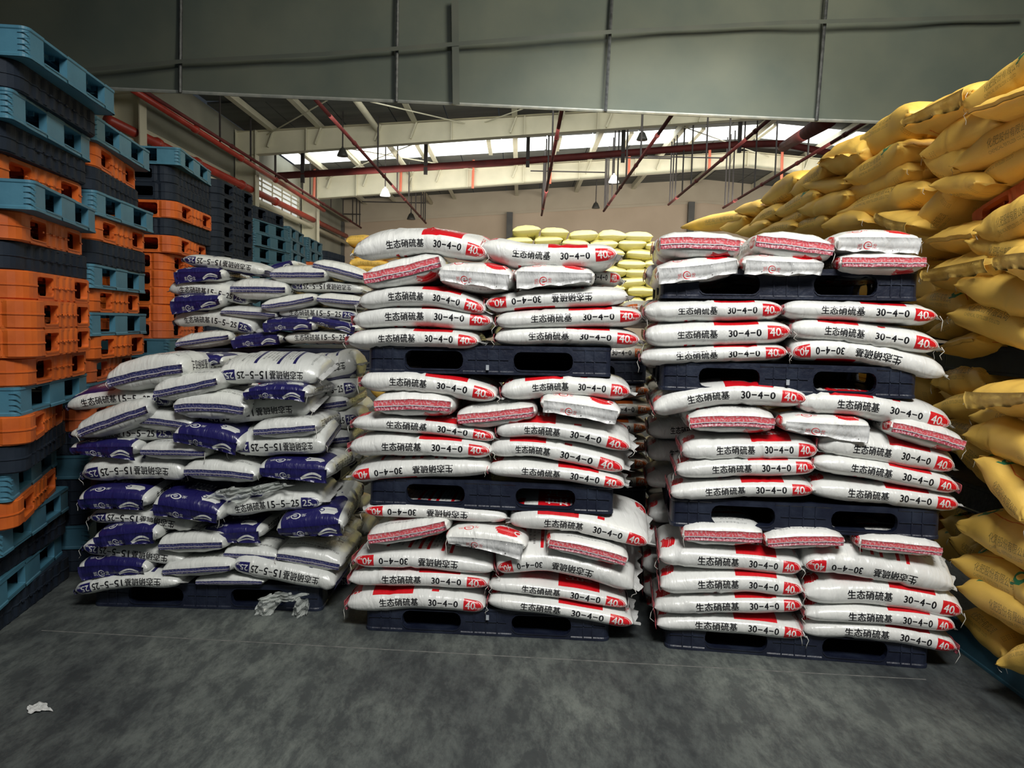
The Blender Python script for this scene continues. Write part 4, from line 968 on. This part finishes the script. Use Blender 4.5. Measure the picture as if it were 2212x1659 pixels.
column([('teal', 666, 697), ('teal', 668, 698), ('orange', 672, 702)] + [('teal', 668, 698)] * 13, 10.6, onY(680, 512, 10.6).z, 'seventh left column')
column([('navy', 705, 748), ('teal', 705, 750)] + [('teal', 705, 748)] * 13, 11.8, onY(712, 541, 11.8).z, 'eighth left column')
# ================================================================ YELLOW PILE (right)
ZA, ZB, ZC = (1450, 80, 2.903), (1900, 400, 3.317), (1900, 850, 2.552)
cols = {}
def yellow(z, table, where, base='y'):
    ox, oy, s = z; rows = rows_from(table); seq = sorted(range(len(rows)), key=lambda i: -(float(rows[i][1]) + float(rows[i][5]))); rank = {i: k for k, i in enumerate(seq)}
    for i, r in enumerate(rows):
        kd = r[0]; q = [float(x) for x in r[1:8]]; X = float(r[8]) if len(r) > 8 else 2.1; look = r[9].replace('_', ' ') if len(r) > 9 else {'A': 'plump side showing', 'S': 'stitched end out', 'F': 'square end flap out', 'E': 'plain end out'}[kd]
        P = [(ox + q[k] / s, oy + q[k + 1] / s) for k in (0, 2, 4)]; A, Mi, B = (onX(*p, X) for p in P)
        T = q[6] / s * (Mi - CAMP).length / F; seedc[0] += 1; kk = 'A' if kd == 'A' else kd
        near = (Mi - CAMP).length < 6
        sack(base, kk, A, Mi, B, T, Vector((1, 0, 0)), 'yellow sack, %s, %s from right in %s' % (look, ORD[rank[i]] if rank[i] < len(ORD) else '24th', where), 'sack', None, .50, .78, 0, seedc[0], 0 if near else 1, parts=True, sag=.06 if kd in 'SFE' else 0)
yellow(ZA, '''
A 1830 430 2060 260 2330 60 215 2.05 topmost_of_all
S 1850 470 2070 400 2330 290 140 1.98 row_of_stitching_along_end
A 1560 740 1780 590 2060 540 190 2.10
A 1750 810 2010 640 2330 500 200 2.06
A 1880 910 2080 790 2330 650 160 2.10
F 1440 555 1660 450 1880 340 190 2.08 bright_crumpled_flap
A 1110 700 1300 590 1480 480 200 2.12 standing_slanted_end_up
E 915 790 1040 740 1180 730 200 2.08 bright_pointed_corner
A 1080 890 1250 800 1430 680 165 2.08 dark_lettering_on_side
A 1570 740 1680 780 1900 800 210 2.12 pale_end_and_lettering
A 1060 990 1260 910 1460 830 160 2.12
A 1030 1110 1290 1030 1560 950 165 2.10
A 1615 930 1760 920 1905 910 125 2.04
A 1480 1190 1600 1070 1720 960 170 2.08 lettering_and_leaning_steeply
A 740 980 830 900 950 820 150 2.10
A 560 1030 660 950 770 890 150 2.12
A 640 1110 760 1040 890 980 120 2.08
A 790 1090 930 1050 1090 990 140 2.08
A 815 930 930 930 1070 920 100 2.10
A 940 1190 1050 1150 1180 1150 120 2.06
A 720 1220 840 1170 960 1140 110 2.10
A 395 1090 460 1075 545 1065 90 2.10
A 490 1180 560 1120 650 1090 110 2.08
A 630 1200 720 1150 830 1100 110 2.10
A 300 1200 380 1170 450 1130 90 2.10
A 400 1230 480 1200 580 1170 90 2.06
A 520 1240 630 1200 750 1180 90 2.06
F 1290 1110 1390 1160 1510 1180 110 2.02 loose_empty_corner_sticking_out
A 1380 760 1480 680 1600 600 150 2.25
A 1330 960 1450 900 1600 830 150 2.22''', 'the yellow pile top tier')
yellow(ZB, '''
S 318 400 500 375 690 350 185 2.05
A 680 330 850 250 1100 130 270 2.02 dark_company_lettering
F 300 650 550 610 810 560 260 2.04 green_marking_and_flap
A 610 400 800 470 1060 450 190 2.04
F 830 560 980 530 1180 520 260 1.96 brightest_square_end
A 540 710 780 760 1080 870 260 2.04
A 480 930 760 990 1120 1160 230 2.06
A 260 830 420 830 600 880 170 2.25
A 330 1060 440 1010 560 960 130 2.20
S 400 1180 540 1130 690 1100 150 2.12
A 100 700 250 720 420 760 200 2.3''', 'the pile second tier')
yellow(ZC, '''
F 480 10 640 20 860 20 170 1.98 pointed_corner_and_thread
A 280 -60 420 -70 560 -60 170 2.2
A 270 90 420 60 580 55 130 2.12
A 490 130 650 130 860 140 130 2.10
A 455 230 620 260 850 390 190 2.0 red_line_and_black_lettering
A 530 360 630 520 780 700 190 1.98 tipped_steeply_downward
A 400 280 500 380 620 480 170 2.15
A 250 200 420 230 560 300 150 2.25''', 'the pile third tier')
yellow(ZC, '''
A 420 720 620 800 860 930 210 2.02 grey_company_lettering
A 390 920 620 1030 860 1180 170 2.04
A 420 1070 620 1170 860 1300 190 2.02 green_emblem
A 420 1210 540 1330 680 1450 150 2.08
A 640 1490 780 1450 960 1430 150 1.97 brightest_at_floor_level
A 380 800 480 900 580 960 170 2.2
A 330 700 420 760 520 800 150 2.3''', 'the pile bottom tier')
m_ = onX(1480, 486, 2.15)
sack('y', 'A', onX(1470, 492, 2.1), onX(1530, 476, 2.1), onX(1600, 468, 2.1), .15, Vector((1, 0, 0)), 'pale cream sack at the far low end of the yellow pile crest', 'sack', None, .5, .78, 0, 777, 1)
rf = random.Random(3); fill = []
for i in range(8):
    for j, z in enumerate((.27, .51, .90, 1.16, 1.57, 1.83, 2.10, 2.36) if i < 3 else [.145 + .288 * k for k in range(8)]):
        y0 = 2.9 + i * .84; X = 2.42 + rf.uniform(-.02, .05); A = Vector((X, y0 + .8, z + rf.uniform(-.02, .02))); B = Vector((X, y0, z + rf.uniform(-.02, .02)))
        sack('y', 'A', A, (A + B) / 2 + Vector((0, 0, rf.uniform(-.02, .03))), B, .25, Vector((1, 0, 0)), 'mustard sack in the shaded depth behind the front of the yellow pile', 'sack', 'inner sacks of the yellow pile', .5, .8, 0, 1200 + i * 10 + j, 2, collect=fill)

joined('sack_filling', 'y', fill, 'yellow sacks in the shaded depth behind the front of the yellow pile', 'sacks')
YP = [('load', 'navy', (2.75, 3.55, 1.31), 0, 0, 'dark pallet in the yellow pile under its second tier'), ('load', 'navy', (2.78, 4.75, 1.30), 0, 0, 'dark pallet deeper in the yellow pile under its second tier'),
 ('load', 'load', (2.72, 3.35, .64), .04, 0, 'dark blue pallet in the yellow pile under its third tier'), ('load', 'load', (2.80, 4.6, .62), 0, 0, 'dark blue pallet deeper under the pile third tier'),
 ('load', 'teal', (2.62, 3.15, .001), 0, 0, 'teal-blue pallet on the floor under the yellow pile')]
for st, c, loc, rz, rx, lb in YP: pallet(c, st, loc, math.pi / 2 + rz, lb, rx=0)
pallet('rust', 'orange', (2.68, 3.42, 2.05), 0, 'dark orange windowed pallet wedged tilted among the yellow sacks', rx=-.22)
# ================================================================ FAR PALE YELLOW STACK
for i in range(6):
    for j in range(8):
        if i == 5 and j == 7: continue
        rr = random.Random(i * 9 + j); px = 1118 + i * 62 + rr.uniform(-5, 5) + (20 if j % 2 else 0); py = 640 - j * 20 + rr.uniform(-3, 3) + i * 2.5
        A, Mi, B = onY(px - 31, py + rr.uniform(-3, 3), 9.5), onY(px, py, 9.5), onY(px + 31, py + rr.uniform(-3, 3), 9.5)
        sack('p', 'E', A, Mi, B, .135, Vector((0, 1, 0)), 'pale lemon sack, %s from left in the %s row down of the far stack' % (ORD[i], ORD[7 - j]), 'sack', 'pale lemon sacks of the far stack', .4, .6, 0, 1500 + i * 9 + j, 2)
for k, (px, py) in enumerate(((770, 522), (782, 548), (778, 570), (790, 585))):
    A, Mi, B = onY(px - 22, py, 7.0), onY(px, py - 3, 7.0), onY(px + 60, py, 7.0)
    sack('y', 'A', A, Mi, B, .10, Vector((0, 1, 0)), 'small golden sack peeping out left of the centre stack top, %s down' % ORD[k], 'sack', None, .4, .6, 0, 1600 + k, 1)
fill = []
for i in range(3):
    for j in range(6):
        px = 1118 + i * 62; z = .16 + j * .285; A = onY(px - 31, 640, 9.5); B = onY(px + 31, 640, 9.5); A.z = B.z = z
        sack('p', 'E', A, (A + B) / 2, B, .28, Vector((0, 1, 0)), 'pale lemon sack low in the far stack behind the centre stack', 'sack', 'lower sacks of the far stack', .4, .6, 0, 1700 + i * 9 + j, 2, collect=fill)
joined('sack_filling', 'p', fill, 'pale lemon sacks making up the lower part of the far stack', 'sacks')
fill = []
for j in range(8):
    z = .15 + j * .245; A, B = onY(800, 600, 7.0), onY(900, 600, 7.0); A.z = B.z = z
    if z < 1.9: sack('y', 'A', A, (A + B) / 2, B, .235, Vector((0, 1, 0)), '', 'sack', None, .5, .6, 0, 1800 + j, 2, collect=fill)
joined('sack_filling', 'y', fill, 'golden sacks of a low stack hidden behind the centre and left stacks', 'sacks')
# ================================================================ SCRAPS
film, ntf, bf = newmat('crumpled_clear_film'); bf.inputs['Base Color'].default_value = (.62, .66, .62, 1); bf.inputs['Roughness'].default_value = .3; bf.inputs['Alpha'].default_value = .55; bf.inputs['Coat Weight'].default_value = .5
def scrap(name, outline, un, label, mat, crump=.02, nx=14, ny=10, cat='plastic film', lean=None):
    """a torn sheet: four sided outline given as px corners unprojected by un, crumpled"""
    c = [un(*p) for p in outline]; rr = random.Random(len(label)); ph = [rr.uniform(0, 6) for _ in range(6)]; base = sum(c, Vector()) / 4; base.z = min(q.z for q in c); V = []
    nrm = (c[1] - c[0]).cross(c[3] - c[0]).normalized()
    for i in range(nx + 1):
        for j in range(ny + 1):
            u, v = i / nx, j / ny; u += .05 * math.sin(9 * v + ph[0]) * (0 < i < nx or 1); v += .07 * math.sin(8 * u + ph[1]) + .03 * math.sin(21 * u + ph[2])
            p = c[0].lerp(c[1], u).lerp(c[3].lerp(c[2], u), v); d_ = crump * (math.sin(7 * u + 5 * v + ph[3]) + .6 * math.sin(13 * u - 11 * v + ph[4]) + .5 * math.sin(23 * v + 9 * u))
            p = p + nrm * d_; p.z = max(p.z, .002); V.append(p - base)
    f = [(i * (ny + 1) + j, (i + 1) * (ny + 1) + j, (i + 1) * (ny + 1) + j + 1, i * (ny + 1) + j + 1) for i in range(nx) for j in range(ny)]
    o = mesh(name, V, f, mat, None, False, loc=base); tag(o, label, cat); return o
paper = surf('white_scrap', (.55, .57, .55), (.66, .67, .65), .6, 10)
gz = lambda x, y: onZ(x, y, .006)
scrap('paper_scrap', [(58, 1540), (112, 1534), (96, 1516), (62, 1522)], gz, 'torn white scrap lying on the floor at lower left', paper, .003, cat='scrap')
sf = lambda x, y: SL.pt(x, y, -.07)
scrap('film_strip', [(548, 1330), (578, 1345), (612, 1290), (560, 1288)], sf, 'torn pale film strip hanging from the left stack pallet, left piece', film, .012)
scrap('film_strip', [(556, 1300), (630, 1300), (668, 1284), (600, 1278)], sf, 'torn pale film band lying across the left stack pallet edge', film, .012)
scrap('film_strip', [(630, 1330), (652, 1348), (674, 1300), (640, 1288)], sf, 'twisted pale film strip reaching the floor below the left stack', film, .02)
scrap('film_sheet', [(440, 1072), (520, 1085), (585, 1055), (500, 1050)], sf, 'crumpled clear film stuffed half way up the left stack, left piece', film, .02)
scrap('film_sheet', [(520, 1070), (580, 1066), (640, 1045), (560, 1044)], sf, 'crumpled clear film stuffed half way up the left stack, right piece', film, .02)
# painted label patches on the pallets of the centre and right stacks
for st, px, py in ((SCn, 1053, 794), (SCn, 1053, 1334), (SR, 1702, 826)):
    p = st.pt(px, py, -.02); o = MB().box((0, 0, 0), (.014, .003, .024)).build('pallet_sticker', PMAT['scuff'], loc=(0, 0, 0)); o.location = p; o.rotation_euler[2] = math.atan2(st.t.y, st.t.x); tag(o, 'small white sticker on the front of the pallet under %s' % {794: 'the centre top load', 1334: 'the centre bottom load', 826: "the right stack's second load"}[py], 'sticker')
